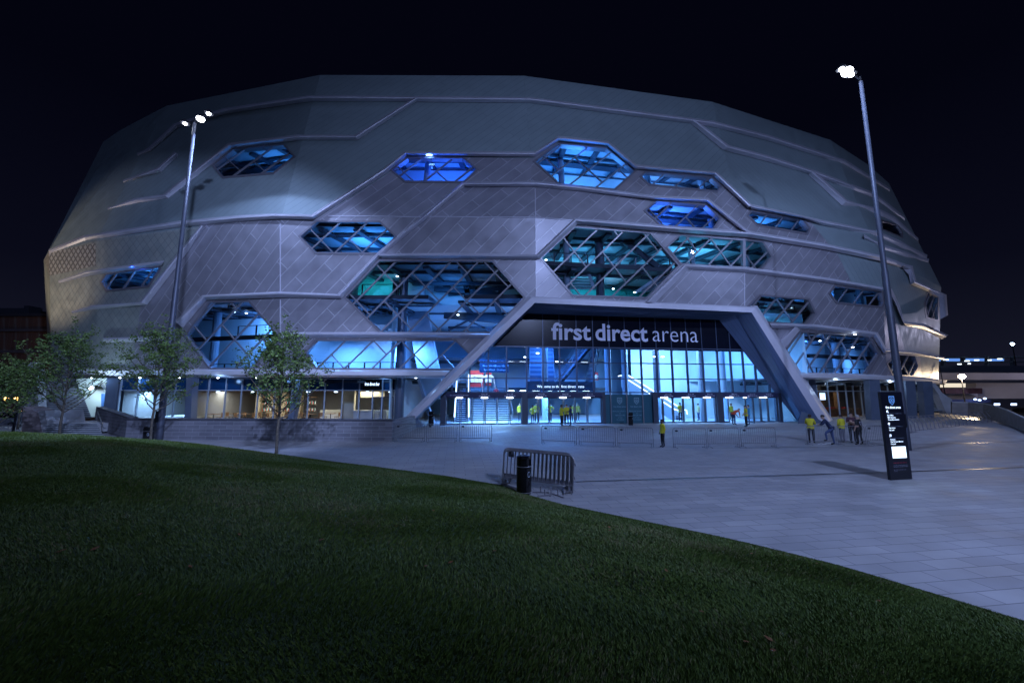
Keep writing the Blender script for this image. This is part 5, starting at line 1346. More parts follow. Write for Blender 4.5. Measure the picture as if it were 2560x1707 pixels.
# ------------------------------------------------------------------ trees
def tree(label, base, H, spread, seed, fork=.22, nl=30, leaves=3400, zc0=.24, group='young trees along the lawn'):
    rs = random.Random(seed); o = empty('young_tree', label, 'tree', base, rs.random()*.3, group)
    mb = MB(); zf = H*fork; mb.tube([(0,0,-.3),(.01,0,.3),(-.02,.01,zf*.6),(0,.02,zf),(.03,0,H*.5),(-.02,.02,H*.75),(0,0,H*.93)], [.085,.07,.062,.056,.036,.02,.006], 10); mb.build('trunk', M['bark'], o, smooth=True)
    tips = []; mb = MB()
    for i in range(nl):
        t = i/nl; z0 = zf*.9+(H*.80-zf)*t**1.1; a = i*2.4+rs.random()*.7
        L = spread*(1-.62*t)*(.75+.4*rs.random()); rise = (1.15-.25*t)*L*(.7+.5*rs.random())
        p = V((0,0,z0)); pts = [p]; n = 5
        for k in range(1, n+1):
            s_ = k/n; q = V((math.cos(a)*L*s_, math.sin(a)*L*s_, z0+rise*(s_**1.25))); q += V((rs.uniform(-.07,.07), rs.uniform(-.07,.07), rs.uniform(-.05,.05))); pts.append(q)
        r0 = .034*(1-.6*t); mb.tube(pts, [r0*(1-.8*k/n)+.003 for k in range(n+1)], 5, 0, False)
        for k in range(2, n+1):
            for s_ in range(2):
                d = V((rs.uniform(-1,1), rs.uniform(-1,1), rs.uniform(-.1,1.0))).normalized()*(.22+.42*rs.random())*(1-.3*t); e_ = pts[k]+d; mb.tube([pts[k], pts[k]+d*.5+V((0,0,.03)), e_], [.008,.005,.003], 3, 0, False); tips.append((e_, .8)); tips.append((pts[k]+d*.5, .6))
            tips.append((pts[k], .9))
    for k in range(10): tips.append((V((rs.uniform(-.12,.12), rs.uniform(-.12,.12), H*(.82+.17*k/10))), .5))
    mb.build('limbs', M['bark'], o)
    mb = MB(); per = max(1, leaves//len(tips))
    tips = [t for t in tips if rs.random() > .14]
    for (c, s_) in tips:
        for k in range(int(per*rs.uniform(.4, 1.8))):
            q = c+V((rs.gauss(0,.13), rs.gauss(0,.13), rs.gauss(0,.11)))*s_*1.25
            u = V((rs.uniform(-1,1), rs.uniform(-1,1), rs.uniform(-.5,.5))).normalized(); v_ = u.cross(V((rs.uniform(-1,1), rs.uniform(-1,1), rs.uniform(-.6,1)))).normalized()
            sz = .045+.04*rs.random(); dr = V((0,0,-.3*sz))
            mb.add([q-u*sz, q-v_*sz*.62+u*sz*.1+dr*.3, q+u*sz*.95+dr, q+v_*sz*.62+u*sz*.1+dr*.3], [(0,1,2),(0,2,3)], 0 if rs.random() < .6 else 1)
    mb.build('crown', [M['leafa'], M['leafb']], o); return o
def tb(px, D, z=-.3): p = at_d(px, 1000, D); fw = D*math.cos(TILT)+(z-CAMZ)*math.sin(TILT); return V(((px-1280)/F*fw, D, z))
tree('young leafy tree standing alone right of the lamp mast, before the block wall', tb(690, 20.0), 7.15, 1.95, 11, .26, 34, 5800)
tree('young leafy tree between the lamp mast and the lower steps', tb(374, 23.5), 8.0, 2.15, 23, .27, 34, 5800)
tree('young leafy tree in front of the lower steps on the left', tb(145, 24.5), 7.9, 2.5, 35, .25, 36, 6300)
tree('young leafy tree cut by the left edge of the picture', tb(-30, 22.5), 5.3, 1.5, 47, .25, 30, 4500)
tree('smaller leafy tree behind the thin left post, near the parked car', tb(42, 31), 6.6, 1.6, 59, .3, 26, 4500)
# thin post on the far left
p = tb(28, 26, -.3); o = empty('thin_post', 'thin dark lamp post in front of the parked car', 'post', tb(28, 26, -.3)); mb = MB(); mb.tube([(0,0,0),(.15,0,3.6)], [.07,.05], 8); mb.build('pole', M['darkmetal'], o); mb = MB(); mb.box(-.35,.35,-.2,.2,0,.55); mb.build('base_box', M['darkmetal'], o)

# ------------------------------------------------------------------ right-hand ramp and railing
rampm = M['pale_ramp'] = bricks('ramp_slabs', (.33,.31,.30), (.27,.255,.25), (.14,.13,.13), .9, .45, .012, R(20), coord='Object', rough=.38, bump=.15, clouds=.15)
railp = [(2262,1082),(2300,1079),(2340,1075),(2380,1070),(2420,1065),(2460,1060),(2500,1055)]
rail = empty('curved_railing', 'curved steel railing with leaning uprights beside the ramp on the right', 'railing', (0,0,0))
RP = [at_z(x, y, -.12) for x, y in railp]; RPf = []
for a, b in zip(RP, RP[1:]):
    for k in range(4): RPf.append(a.lerp(b, k/4))
RPf.append(RP[-1]); RTp = []
mb = MB()
for p in RPf:
    q = p+V((-.28, .18, 1.12)); RTp.append(q); mb = MB(); mb.bar(p-V((0,0,.05)), p+V((-.05,.03,.6)), .05, .03, V((0,-1,0))); mb.bar(p+V((-.05,.03,.6)), q, .045, .03, V((0,-1,0))); mb.build('upright', M['frame'], rail)
mb = MB(); mb.tube(RTp, .028, 6, 0, False); mb.build('top_rail', M['galv'], rail)
mb = MB(); mb.tube([p+V((-.02,.02,.12)) for p in RPf], .015, 5, 0, False); mb.build('bottom_rail', M['galv'], rail)
# kerb under the railing, and the raised ramp behind it
mb = MB()
for a, b in zip(RPf, RPf[1:]):
    h = V((0,0,.16)); dn_ = V((0,0,-.35)); w_ = V((.12,-.25,0)); mb.hexa([a+dn_+w_, b+dn_+w_, b+h*.3+w_, a+h*.3+w_], [a+dn_-w_*.4, b+dn_-w_*.4, b+h*.3-w_*.4, a+h*.3-w_*.4])
struct(mb.build('ramp_kerb', M['coping']))
mb = MB(); back = [at_z(x, y, .06) for x, y in ((2262,1046),(2300,1046),(2340,1046),(2380,1045),(2420,1044),(2460,1044),(2500,1043))]
for i in range(6):
    a, b = RP[i]+V((0,0,.03)), RP[i+1]+V((0,0,.03)); mb.add([a, b, back[i+1], back[i]], [(0,1,2,3)])
struct(mb.build('ramp', rampm))
# curved parapet wall on the far side
pwl = empty('ramp_parapet', 'curving stone parapet wall with a lit pale coping beyond the railing', 'wall', (0,0,0))
cv = [(2380,1030,1006,44),(2420,1034,1007,43),(2460,1038,1009,41),(2490,1046,1016,38),(2520,1058,1026,35),(2550,1072,1040,31),(2590,1092,1058,27)]
mb = MB(); mc = MB()
for (a, b) in zip(cv, cv[1:]):
    q = [at_d(a[0],a[1]+6,a[3]), at_d(b[0],b[1]+6,b[3]), at_d(b[0],b[2],b[3]), at_d(a[0],a[2],a[3])]; o_ = V((.25,.35,0))
    mb.hexa(q, [p+o_ for p in q]); mc.hexa([q[3]-o_*.15, q[2]-o_*.15, q[2]-o_*.15+V((0,0,.08)), q[3]-o_*.15+V((0,0,.08))], [q[3]+o_*1.1, q[2]+o_*1.1, q[2]+o_*1.1+V((0,0,.08)), q[3]+o_*1.1+V((0,0,.08))])
mb.build('wall_face', vary(P('buff_stone', (.22,.20,.19), .7), 2, .2, .2, 12), pwl); mc.build('coping', M['concrete'], pwl)
# stair at the right end under the shell
step_run('right_steps', 'grey steps climbing behind the columns at the right end of the arena', 2286, 2372, 1028, 962, 47.5, 56, 18, 2280, 2345)
sr = empty('stair_string_wall', 'smooth pale slanted wall edging the right hand steps', 'wall', (0,0,0))
ppoly('panel', [(2366,1034),(2383,1034),(2380,998),(2356,982),(2338,958),(2326,958),(2346,985)], 47.2, .8, M['concrete'], sr)
mb = MB(); f = [at_d(x, y, 57) for x, y in ((2262,1034),(2350,1034),(2350,950),(2262,950))]; mb.add(f, [(0,1,2,3)]); mb.build('stair_back_wall', M['slab'], arena)

# ------------------------------------------------------------------ background right
cp = empty('concrete_car_park', 'long pale concrete car park with lit window strip behind the right end of the arena', 'building', (0,0,0))
def dbox(mb, x0, x1, y0, y1, D, th, m=0, D1=None):
    D1 = D1 or D; f = [at_d(x0,y0,D), at_d(x1,y0,D1), at_d(x1,y1,D1), at_d(x0,y1,D)]; mb.hexa(f, [p+V((0,th,0)) for p in f], m)
conc = vary(P('grey_lilac_concrete', (.42,.40,.45), .8), .3, .12)
mb = MB(); dbox(mb, 2330, 2620, 949, 932, 78, 3, D1=70); dbox(mb, 2440, 2620, 996, 957, 80, 3, D1=72); dbox(mb, 2330, 2445, 1010, 976, 79, 3, D1=79); mb.build('concrete_band', conc, cp)
mb = MB(); dbox(mb, 2330, 2620, 1040, 930, 84, 1); mb.build('dark_recess', M['slab'], cp)
mb = MB()
for a, b in ((2345,2369),(2371,2391),(2393,2407),(2409,2414)): dbox(mb, a, b, 968, 958, 79.5, .3)
mb.build('lit_window', E('window_cream', (1,.88,.7), .9), cp)
mb = MB(); dbox(mb, 2356, 2456, 984, 970, 76, .6); mb.build('long_board', vary(P('maroon_board', (.10,.05,.07), .6), 1, .4), cp)
mb = MB(); dbox(mb, 2375, 2478, 1006, 998, 75, .5); mb.build('blue_strip', P('blue_strip', (.05,.08,.25), .5), cp)
mb = MB(); 
for x, y in ((2438,998),(2449,1000),(2462,996)): mb.ball(at_d(x, y, 74), (.35,.1,.18), 8, 5)
for x0 in (2488,2530): dbox(mb, x0, x0+12, 1013, 1008, 77, .2)
mb.build('small_lamps', E('cool_spots', (.5,.65,1), 3.5), cp)
wp = at_d(2403, 941, 60); wo = empty('warm_street_lamp', 'very bright warm white street lamp beyond the right end of the arena', 'street lamp', (wp.x, wp.y, -.3))
mb = MB(); mb.tube([(0,0,0),(0,0,wp.z+.4)], [.09,.05], 8); mb.build('pole', M['darkmetal'], wo)
mb = MB(); mb.ball((0,-.1,wp.z+.3), (.42,.36,.36), 14, 9); mb.build('lamp_glass', M['emit_warm'], wo)
lamp('POINT', 'car_park_fill_light', (98, 64, 13), 3600, (.72,.70,1), shadow_soft_size=.4)  # unseen light added to brighten the concrete car park
lamp('POINT', 'warm_street_light', wp+V((0,-.8,-.3)), 2600, (1,.76,.50), shadow_soft_size=.35)
tp = empty('thin_column', 'thin dark pole in front of the lit windows beyond the right steps', 'post', tb(2372, 55, 0)); mb = MB(); mb.tube([(0,0,0),(-.35,0,6.6)], [.07,.05], 6); mb.build('pole', M['darkmetal'], tp)
# lit decks further off
dk = empty('lit_parking_decks', 'far open parking decks glowing blue above the concrete building', 'building', (0,0,0))
mb = MB(); dbox(mb, 2340, 2640, 905, 903, 130, 2, D1=118); dbox(mb, 2340, 2640, 893, 891, 130, 2, D1=118); dbox(mb, 2340, 2640, 932, 914, 128, 2, D1=116)
for x in (2360,2409,2470,2534): dbox(mb, x, x+5, 934, 890, 129, 1)
mb.build('deck_slabs', P('deck_dark', (.06,.08,.12), .8), dk)
mb = MB(); dbox(mb, 2340, 2400, 903, 896, 140, 1); dbox(mb, 2412, 2466, 902, 896, 140, 1); dbox(mb, 2474, 2510, 902, 897, 140, 1); mb.build('glowing_back_wall', E('deck_glow', (.10,.24,.65), 1.3), dk)  # wall emits blue itself, standing in for lamp light on the decks
mb = MB()
for x, y, w_ in ((2414,902,10),(2438,900,10),(2396,910,8),(2472,900,7),(2496,897,10),(2434,926,8),(2461,926,10),(2474,922,8),(2422,909,5),(2535,893,3),(2360,899,12)): dbox(mb, x, x+w_, y+1.2, y-1.2, 126, .3)
mb.build('deck_lamp', E('deck_white', (.75,.88,1), 3), dk)
fl = at_d(2531, 860, 120); fo = empty('far_street_lamp', 'small round blue-white lamp on a far post above the parking decks', 'street lamp', (fl.x, fl.y, 0))
mb = MB(); mb.tube([(0,0,0),(0,0,fl.z)], [.2,.12], 8); mb.build('pole', M['darkmetal'], fo); mb = MB(); mb.ball((0,0,fl.z), (.45,.4,.4), 12, 8); mb.build('lamp_glass', E('far_blue', (.55,.75,1), 30), fo)
# tail end car at the right edge
# ------------------------------------------------------------------ background left
ob = empty('brick_office', 'dark brown brick office block with a few lit windows at the far left', 'building', (0,0,0))
mb = MB(); dbox(mb, -420, 126, 1030, 790, 66, 14, D1=60); mb.build('wall', M['brickdark'], ob)
mb = MB(); dbox(mb, -430, 132, 790, 783, 65.5, 15, D1=59.5); dbox(mb, -430, 60, 783, 770, 68, 10); dbox(mb, 60, 72, 783, 764, 67, 2); mb.build('roof', M['slab'], ob)
mb = MB(); 
for y0, y1 in ((828,822),(882,875),(958,954)): dbox(mb, -420, 128, y0, y1, 65.6, .2, D1=59.6)
mb.build('string_course', M['coping'], ob)
for i, x in enumerate((69,79,89,99,108,117)):
    mb = MB(); dbox(mb, x, x+8, 858, 844, 60.6, .12); mb.build('lit_window', M['emit_window'], ob)
for x, y in ((-60,850),(-30,850),(0,850),(30,850),(-60,905),(-30,905),(0,905),(30,905),(66,905)):
    mb = MB(); dbox(mb, x, x+20, y+10, y-10, 62.5, .1, D1=62.3); mb.build('dark_window', M['signglass'], ob)
mb = MB(); dbox(mb, 92, 116, 902, 884, 60.6, .1); mb.build('lit_window', E('window_blue', (.1,.25,.8), .5), ob)
mb = MB(); dbox(mb, 12, 22, 975, 958, 62, .1); dbox(mb, 40, 50, 975, 962, 62, .1); mb.build('lit_window', E('window_teal', (.4,.7,.6), .35), ob)
mb = MB(); dbox(mb, 0, 20, 880, 876, 61, .3); mb.build('light_strip', E('strip', (.6,.65,1), .5), ob)
for i, x in enumerate((18, 43)):
    q = at_d(x, 997, 50); so = empty('amber_bollard_lamp', ('left one of two amber lamps glowing behind the parked car', 'right one of two amber lamps glowing behind the parked car')[i], 'lamp', (q.x, q.y, -.3))
    mb = MB(); mb.tube([(0,0,0),(0,0,q.z+.2)], .07, 8); mb.build('pole', M['darkmetal'], so); mb = MB(); mb.ball((0,-.1,q.z+.3), (.28,.2,.2), 10, 6); mb.build('lamp_glass', E('amber', (1,.55,.15), 16), so)
    lamp('POINT', 'amber_light', q+V((0,.9,.3)), 300, (1,.50,.14), shadow_soft_size=.2)
lamp('SPOT', 'quilt_fill_light', (-62, 30, 9), 6000, (1,.80,.58), target=(-46, 42, 16.5), spot_size=R(44), spot_blend=.7, shadow_soft_size=.3)  # unseen warm spot added to brighten the quilted cladding
# yellow sign by the stair
# car
def car(label, p, rz, col):
    o = empty('parked_car', label, 'car', p, rz); paint = P('car_paint', col, .25, .3)
    pr = [(-1.95,.35),(-1.98,.62),(-1.90,.82),(-1.30,.95),(-.72,1.40),(-.2,1.50),(.75,1.50),(1.45,1.38),(1.78,.98),(1.92,.85),(1.95,.40)]
    def prof(y, sx): return [(x*sx, y*(1 if z < .95 else .84), z) for x, z in pr]
    mb = MB(); a, b = prof(-.85, 1), prof(.85, 1); n = len(pr); mb.add(a+b, [tuple(range(n)), tuple(reversed(range(n, 2*n)))]+[(i, (i+1) % n, n+(i+1) % n, n+i) for i in range(n)]); mb.build('body', paint, o)
    for y in (-.80, .80):
        for q in (((-1.12,.98),(-.66,1.34),(-.25,1.40),(-.25,.98)), ((-.17,.98),(-.17,1.41),(.62,1.41),(.62,.98)), ((.70,.98),(.70,1.40),(1.28,1.30),(1.52,1.0))):
            mb = MB(); k = 1.0; f = [(x, y*(1.0 if z < 1.1 else .93)*(1.04), z) for x, z in q]; mb.add(f, [(0,1,2,3)]); mb.build('window', M['black'], o)
    for x in (-1.25, 1.25):
        for y in (-.82, .82):
            mb = MB(); mb.v = []; 
            prof_ = [(.20,-.10),(.31,-.10),(.31,.10),(.20,.10)]
            m_ = MB(); m_.lathe([(0,-.09),(.31,-.10),(.31,.10),(0,.09)], 18); 
            wv = newobj('wheel', [V((v.x, v.z+y, v.y+.31)) for v in m_.v], m_.f, M['slab'], o); 
            for v in wv.data.vertices: v.co.x += x
            m_ = MB(); m_.lathe([(0,-.112),(.19,-.108),(.19,.108),(0,.112)], 12); h = newobj('hubcap', [V((v.x+x, v.z+y, v.y+.31)) for v in m_.v], m_.f, M['galv'], wv)
    for y in (-.6, .6):
        mb = MB(); mb.ball((-1.93, y, .68), (.05,.16,.10), 8, 5); mb.build('headlight', M['column'], o); mb = MB(); mb.box(1.90,1.96,y-.12,y+.12,.7,.95); mb.build('tail_light', M['red'], o)
    return o
p = tb(20, 36, -.38); car('small silver hatchback parked beyond the left end of the lawn', p, R(2), (.38,.40,.46))
p = tb(-80, 37, -.38); car('dark car parked ahead of the silver hatchback', p, R(2), (.05,.05,.07))
p = tb(2590, 46, -.38); car('dark car at the right edge beyond the ramp', p, R(80), (.06,.05,.04))
# ------------------------------------------------------------------ people
PM = {}
def pm(name, c, r=.8):
    if name not in PM: PM[name] = P(name, c, r)
    return PM[name]
SK = {'fair': (.50,.32,.24), 'mid': (.30,.18,.12), 'dark': (.09,.05,.035)}
def person(label, p, rz, top, leg, pose='stand', h=1.75, skin='fair', hair=(.03,.02,.015), sleeve='long', group=None, build=1.0, number=None, shoe=(.01,.01,.012), longhair=False):
    o = empty('person', label, 'person', p, rz, group); k = h/1.75
    J = {'pel': (0,0,.95), 'sp': (0,-.01,1.12), 'ch': (0,0,1.32), 'nk': (0,.01,1.50), 'hb': (0,.02,1.58), 'ht': (0,.02,1.70)}
    for s, sg in (('L', -1), ('R', 1)):
        J['hip'+s] = (.095*sg,0,.90); J['kn'+s] = (.11*sg,.02,.50); J['an'+s] = (.115*sg,-.01,.09); J['to'+s] = (.13*sg,.16,.04)
        J['sh'+s] = (.185*sg,0,1.43); J['el'+s] = (.25*sg,-.03,1.15); J['wr'+s] = (.25*sg,.06,.91)
    if pose == 'cross': 
        for s, sg in (('L', -1), ('R', 1)): J['el'+s] = (.26*sg,.08,1.17); J['wr'+s] = (-.10*sg,.27,1.20+.04*sg)
    if pose == 'front':       # hands joined in front
        for s, sg in (('L', -1), ('R', 1)): J['el'+s] = (.26*sg,.0,1.15); J['wr'+s] = (.06*sg,.22,.98)
    if pose == 'hips':
        for s, sg in (('L', -1), ('R', 1)): J['el'+s] = (.40*sg,-.08,1.18); J['wr'+s] = (.20*sg,.06,1.02)
    if pose == 'back':        # hands behind the back
        for s, sg in (('L', -1), ('R', 1)): J['el'+s] = (.27*sg,-.10,1.16); J['wr'+s] = (.06*sg,-.20,.97)
    if pose == 'reach':
        J['elR'] = (.24,.14,1.20); J['wrR'] = (.16,.40,1.22)
    if pose == 'walk':
        J['knL'] = (-.10,.16,.52); J['anL'] = (-.10,.22,.10); J['toL'] = (-.10,.39,.07); J['knR'] = (.10,-.04,.50); J['anR'] = (.10,-.28,.14); J['toR'] = (.11,-.13,.04); J['wrL'] = (-.24,-.12,.93); J['wrR'] = (.24,.18,.97)
    if pose == 'wide':
        for s, sg in (('L', -1), ('R', 1)): J['kn'+s] = (.16*sg,.02,.50); J['an'+s] = (.20*sg,-.02,.09); J['to'+s] = (.24*sg,.14,.04)
    if pose == 'lean':        # bent over a barrier, one foot on its rail
        J['sp'] = (0,.04,1.10); J['ch'] = (0,.15,1.27); J['nk'] = (0,.24,1.43); J['hb'] = (0,.28,1.50); J['ht'] = (0,.31,1.62); J['pel'] = (0,-.06,.93)
        J['hipL'] = (-.095,-.06,.88); J['hipR'] = (.095,-.06,.88); J['knL'] = (-.13,.24,.66); J['anL'] = (-.13,.20,.28); J['toL'] = (-.13,.36,.24); J['knR'] = (.13,-.10,.47); J['anR'] = (.16,-.16,.09); J['toR'] = (.17,.0,.04)
        for s, sg in (('L', -1), ('R', 1)): J['sh'+s] = (.185*sg,.19,1.38); J['el'+s] = (.23*sg,.36,1.13); J['wr'+s] = (.08*sg,.46,1.12)
    if pose == 'bend':        # bending well forward at the hips
        J['sp'] = (0,.14,1.06); J['ch'] = (0,.34,1.14); J['nk'] = (0,.50,1.20); J['hb'] = (0,.57,1.22); J['ht'] = (0,.66,1.28)
        for s, sg in (('L', -1), ('R', 1)): J['sh'+s] = (.185*sg,.43,1.17); J['el'+s] = (.22*sg,.45,.90); J['wr'+s] = (.12*sg,.56,.70)
    J = {a: V(b)*k for a, b in J.items()}
    B = [('pel','sp'),('sp','ch'),('ch','nk'),('nk','hb'),('hb','ht')]
    for s in 'LR': B += [('pel','hip'+s),('hip'+s,'kn'+s),('kn'+s,'an'+s),('an'+s,'to'+s),('ch','sh'+s),('sh'+s,'el'+s),('el'+s,'wr'+s)]
    rad = {'pel': (.155,.115),'sp': (.145,.105),'ch': (.165,.115),'nk': (.062,.062),'hb': (.085,.10),'ht': (.078,.092)}
    for s in 'LR': rad.update({'hip'+s: (.095,.10),'kn'+s: (.062,.066),'an'+s: (.042,.05),'to'+s: (.042,.03),'sh'+s: (.072,.072),'el'+s: (.048,.048),'wr'+s: (.028,.034)})
    names = list(J); idx = {a: i for i, a in enumerate(names)}
    me = bpy.data.meshes.new('body'); me.from_pydata([tuple(J[a]) for a in names], [(idx[a], idx[b]) for a, b in B], [])
    b = bpy.data.objects.new('body', me); COL.objects.link(b)
    md = b.modifiers.new('s', 'SKIN'); sv = me.skin_vertices[0].data
    for a in names: r_ = rad[a]; kk = k*(build if a in ('pel','sp','ch','hipL','hipR') else 1); sv[idx[a]].radius = (r_[0]*kk, r_[1]*kk)
    sv[idx['pel']].use_root = True
    m2 = b.modifiers.new('d', 'SUBSURF'); m2.levels = 1; m2.render_levels = 1
    dg = bpy.context.evaluated_depsgraph_get(); nm = bpy.data.meshes.new_from_object(b.evaluated_get(dg)); bpy.data.objects.remove(b)
    vs = [v.co.copy() for v in nm.vertices]; fs = [tuple(p_.vertices) for p_ in nm.polygons]; bpy.data.meshes.remove(nm)
    def seg(q, a, c):
        ab = c-a; t = max(0, min(1, (q-a).dot(ab)/ab.length_squared)); return (q-(a+ab*t)).length
    mi = []
    for f in fs:
        q = sum((vs[i] for i in f), V())/len(f); best = min(((seg(q, J[a], J[c]), a, c) for a, c in B)); a, c = best[1], best[2]
        if a in ('hb','nk') : m = 0
        elif a in ('hipL','hipR','knL','knR') or (a == 'pel' and c.startswith('hip')): m = 2
        elif a in ('anL','anR'): m = 3
        elif a[:2] == 'el': m = 1 if sleeve == 'long' else 0
        elif a[:2] == 'sh' and sleeve == 'none': m = 0
        else: m = 1
        if a == 'pel' and c == 'sp' and q.z < J['pel'].z-.02*k: m = 2
        mi.append(m)
    mb = MB(); mb.v = vs; mb.f = fs; mb.m = mi
    hd = (J['ht']-J['hb']).normalized(); fwd = V((0,1,0)); fwd = (fwd-hd*fwd.dot(hd)).normalized(); hc = J['hb'].lerp(J['ht'], .35)
    sd = hd.cross(fwd)
    mb.add([hc+fwd*.088*k+hd*.03*k, hc+fwd*.088*k-hd*.02*k+sd*.016*k, hc+fwd*.088*k-hd*.02*k-sd*.016*k, hc+fwd*.118*k-hd*.015*k], [(0,1,3),(1,2,3),(2,0,3)], 0)
    for sg in (-1, 1):
        mb.ball(hc+fwd*.088*k+hd*.035*k+sd*.033*k*sg, .011*k, 6, 4, 4); mb.ball(hc+sd*.088*k*sg+hd*.01*k, (.014*k,.026*k,.034*k), 6, 4, 0)
    mb.add([hc+fwd*.098*k-hd*.048*k+sd*.026*k, hc+fwd*.098*k-hd*.048*k-sd*.026*k, hc+fwd*.098*k-hd*.058*k-sd*.022*k, hc+fwd*.098*k-hd*.058*k+sd*.022*k], [(0,1,2,3)], 5)
    # hands: palm, four fingers, thumb
    for s, sg in (('L', -1), ('R', 1)):
        w0 = J['wr'+s]; dv = (w0-J['el'+s]).normalized(); side = dv.cross(V((0,1,0)) if abs(dv.y) < .8 else V((0,0,1))).normalized(); nn = dv.cross(side).normalized()
        mb.tube([w0-dv*.02*k, w0+dv*.04*k, w0+dv*.09*k], [.024*k,.03*k,.028*k], 6, 0)
        for i, L in enumerate((.062,.072,.068,.052)):
            b0_ = w0+dv*.08*k+side*(i-1.5)*.016*k; mb.tube([b0_, b0_+dv*L*.5*k+nn*.006, b0_+dv*L*.9*k+nn*.024*k*sg], [.0085*k,.0078*k,.006*k], 5, 0)
        b0_ = w0+dv*.03*k-side*.026*k; mb.tube([b0_, b0_+dv*.03*k-side*.025*k, b0_+dv*.06*k-side*.03*k], [.010*k,.009*k,.007*k], 5, 0)
    key = lambda c: 'cloth_%02d%02d%02d' % tuple(int(x*99) for x in c)
    mats = [pm('skin_'+skin, SK[skin], .55), pm(key(top), top), pm(key(leg), leg), pm(key(shoe), shoe, .5), pm('eye_dark', (.01,.01,.01), .3), pm('lip', (.25,.08,.07), .6)]
    mb.build('body', mats, o, smooth=True)
    # hair cap following the skull
    mb = MB(); c0_ = hc+hd*.035*k-fwd*.012*k; n = 12; rows = []
    for i in range(6):
        ph = math.pi*.60*i/5; row = []
        for j in range(n):
            t = 2*math.pi*j/n; st = math.sin(t); lim = ph*(1 if st < 0 else 1-.42*st)
            row.append(c0_+(sd*math.cos(t)*.097+fwd*st*.112)*math.sin(lim)*k+hd*.108*k*math.cos(lim))
        rows.append(row)
    mb.v = [p_ for r_ in rows for p_ in r_]
    mb.f = [(i*n+j, i*n+(j+1) % n, (i+1)*n+(j+1) % n, (i+1)*n+j) for i in range(5) for j in range(n)]; mb.m = [0]*len(mb.f)
    if longhair: mb.tube([c0_-fwd*.07*k+hd*.03*k, c0_-fwd*.10*k-hd*.08*k, c0_-fwd*.08*k-hd*.2*k], [.07*k,.06*k,.03*k], 8)
    mb.build('hair', pm('hair_%02d' % int(hair[0]*99), hair, .7), o, smooth=True)
    # hem of the top
    q = J['pel']; mb = MB(); nn = 18; bw = .172*k*build; bd = .128*k*build
    mb.v = [V((q.x+bw*math.cos(2*math.pi*j/nn), q.y+bd*math.sin(2*math.pi*j/nn), q.z+.10*k)) for j in range(nn)]+[V((q.x+bw*1.03*math.cos(2*math.pi*j/nn), q.y+bd*1.05*math.sin(2*math.pi*j/nn), q.z-.07*k)) for j in range(nn)]
    mb.f = [(j, (j+1) % nn, nn+(j+1) % nn, nn+j) for j in range(nn)]; mb.m = [0]*nn; mb.build('shirt_hem', mats[1], o, smooth=True)
    if number:
        mb = MB(); put_text(mb, number, V((.13*k, -.135*k, 1.16*k)), V((-1,0,0)), V((0,0,1)), width=.26*k, height=.22*k, n=V((0,-1,0)), off=.02); mb.build('shirt_number', pm('number_white', (.5,.5,.6)), o)
    return o
YE = (.62,.56,.03); BK_ = (.012,.012,.016); NV = (.02,.03,.08)
def gp_(px, py): p = at_g(px, py); return V((p.x, p.y, gz(p.y)+.005))
person('woman steward in yellow jacket and dark trousers standing alone between two barriers', gp_(1658,1118), R(100), YE, BK_, 'stand', 1.53, 'dark', longhair=False)
person('steward in yellow jacket at the left of the talking group, arms folded', gp_(2030,1108), R(-50), YE, BK_, 'cross', 1.72, 'dark', build=1.1)
person('man in navy vest and jeans leaning on a barrier with one foot raised', gp_(2079,1112.5), R(60), NV, (.06,.09,.20), 'lean', 1.80, 'fair', build=1.12)
person('steward in yellow top and grey trousers seen from behind in the group', gp_(2108,1106), R(10), YE, (.18,.18,.22), 'front', 1.66, 'fair', build=1.15)
person('man in dark maroon polo shirt facing the camera with folded arms', gp_(2134,1107), R(165), (.06,.02,.035), BK_, 'cross', 1.80, 'fair', sleeve='short', build=1.1)
person('grey haired man in black football shirt with a white number, seen from behind', gp_(2151,1112), R(20), (.01,.01,.014), BK_, 'wide', 1.72, 'fair', hair=(.35,.33,.33), sleeve='short', build=1.15, number='17')
person('steward in yellow with back turned, leftmost of the trio outside the doors', gp_(1404,1065), R(-70), YE, BK_, 'reach', 1.74, 'mid', build=1.1)
person('steward in yellow, middle of the trio outside the doors', gp_(1417,1061), R(170), YE, BK_, 'front', 1.72, 'fair', build=1.1)
person('person in dark navy clothes, rightmost of the trio outside the doors', gp_(1427,1064), R(80), (.02,.03,.10), (.01,.015,.04), 'reach', 1.66, 'mid')
person('person in red top bending forward in the open right doorway', gp_(1835,1062), R(-75), (.55,.08,.03), (.02,.04,.12), 'bend', 1.78, 'fair', hair=(.25,.10,.05))
person('steward in yellow polo standing outside the open right doorway', gp_(1867,1067), R(80), YE, BK_, 'front', 1.72, 'fair', sleeve='short', build=1.05)
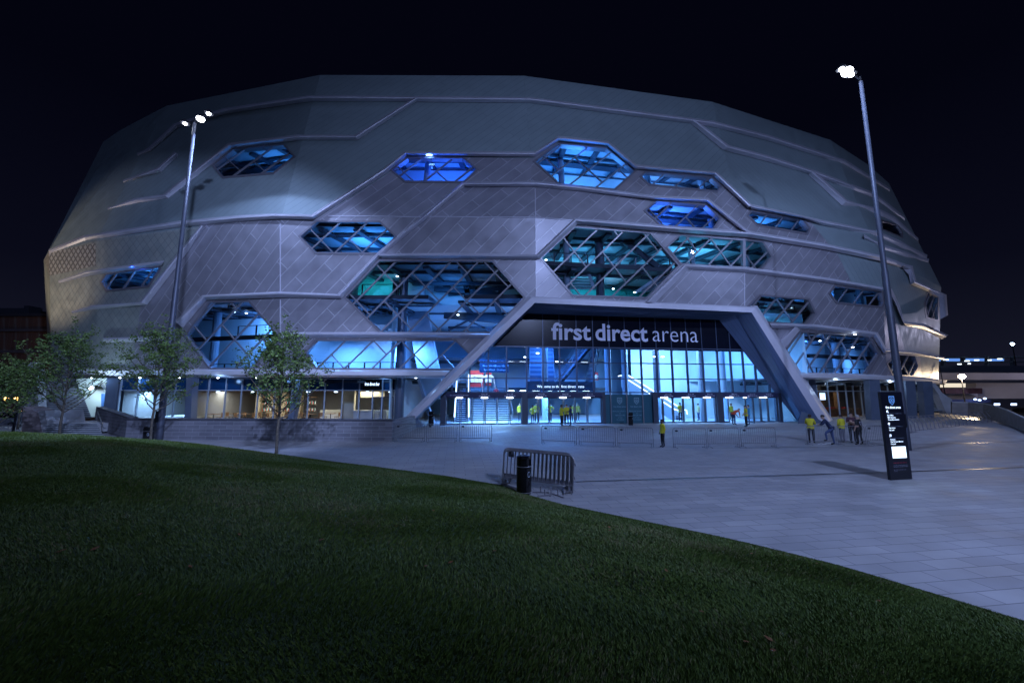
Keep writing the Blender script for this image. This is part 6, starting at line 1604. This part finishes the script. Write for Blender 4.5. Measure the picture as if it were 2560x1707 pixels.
person('person in light blue top behind the steward at the right doorway', gp_(1874,1062), R(60), (.05,.30,.50), (.06,.10,.2), 'stand', 1.70, 'fair')
def ins(px, d, z=.02): q = gw(G.s(px), z, d); return q
person('steward in yellow seen through the door glass left of the trio, hands on hips', ins(1336, .9), R(150), YE, BK_, 'hips', 1.60, 'mid')
person('steward in yellow inside, framed by the second door of the middle bay', ins(1353, 2.4), R(175), YE, BK_, 'front', 1.80, 'fair', sleeve='short')
person('steward in yellow inside with hands on hips, left of the trio', ins(1388, 2.4), R(180), YE, BK_, 'hips', 1.76, 'fair', sleeve='short')
person('steward in yellow inside, directly right of the trio', ins(1448, 2.0), R(175), YE, BK_, 'front', 1.72, 'fair', sleeve='short')
person('steward in pale yellow inside, last in the middle bay', ins(1466, 3.0), R(200), (.55,.5,.12), BK_, 'stand', 1.74, 'fair')
person('steward in yellow with back turned inside the right middle bay', ins(1721, 1.6), R(0), YE, BK_, 'back', 1.80, 'fair', sleeve='short', build=1.1)
person('steward in pale shirt inside near the right column', ins(1777, 2.2), R(90), (.6,.55,.25), (.04,.06,.15), 'stand', 1.70, 'fair', sleeve='short')
person('steward in yellow inside just beyond the open right doorway', ins(1856, 1.8), R(200), (.45,.5,.05), BK_, 'stand', 1.72, 'fair')
person('steward inside at the far left edge of the middle bay', ins(1312, 3.2), R(160), YE, BK_, 'stand', 1.76, 'fair')
person('person in red jacket walking down the broad stair inside', gw(G.s(1258), 1.75, 8.3), R(180), (.6,.04,.05), (.05,.08,.2), 'walk', 1.72, 'fair')
person('dark figure standing in the lit opening of the upper gallery', gw(G.s(1395), 3.42, 12.5), R(180), (.01,.02,.05), BK_, 'stand', 1.75, 'mid')
person('tiny steward in yellow at the foot of the right hand steps', at_z(2330, 1028.5, .06), R(90), YE, BK_, 'stand', 1.75, 'fair')
person('dark figure at the balustrade of the upper bar in the large window', (min(chain(11.15, 1.9), key=lambda p: abs(proj(p)[0]-973))+V((0,0,.02))), R(180), (.02,.03,.04), BK_, 'stand', 1.72, 'mid')
p = at_z(2338, 1009, 0)
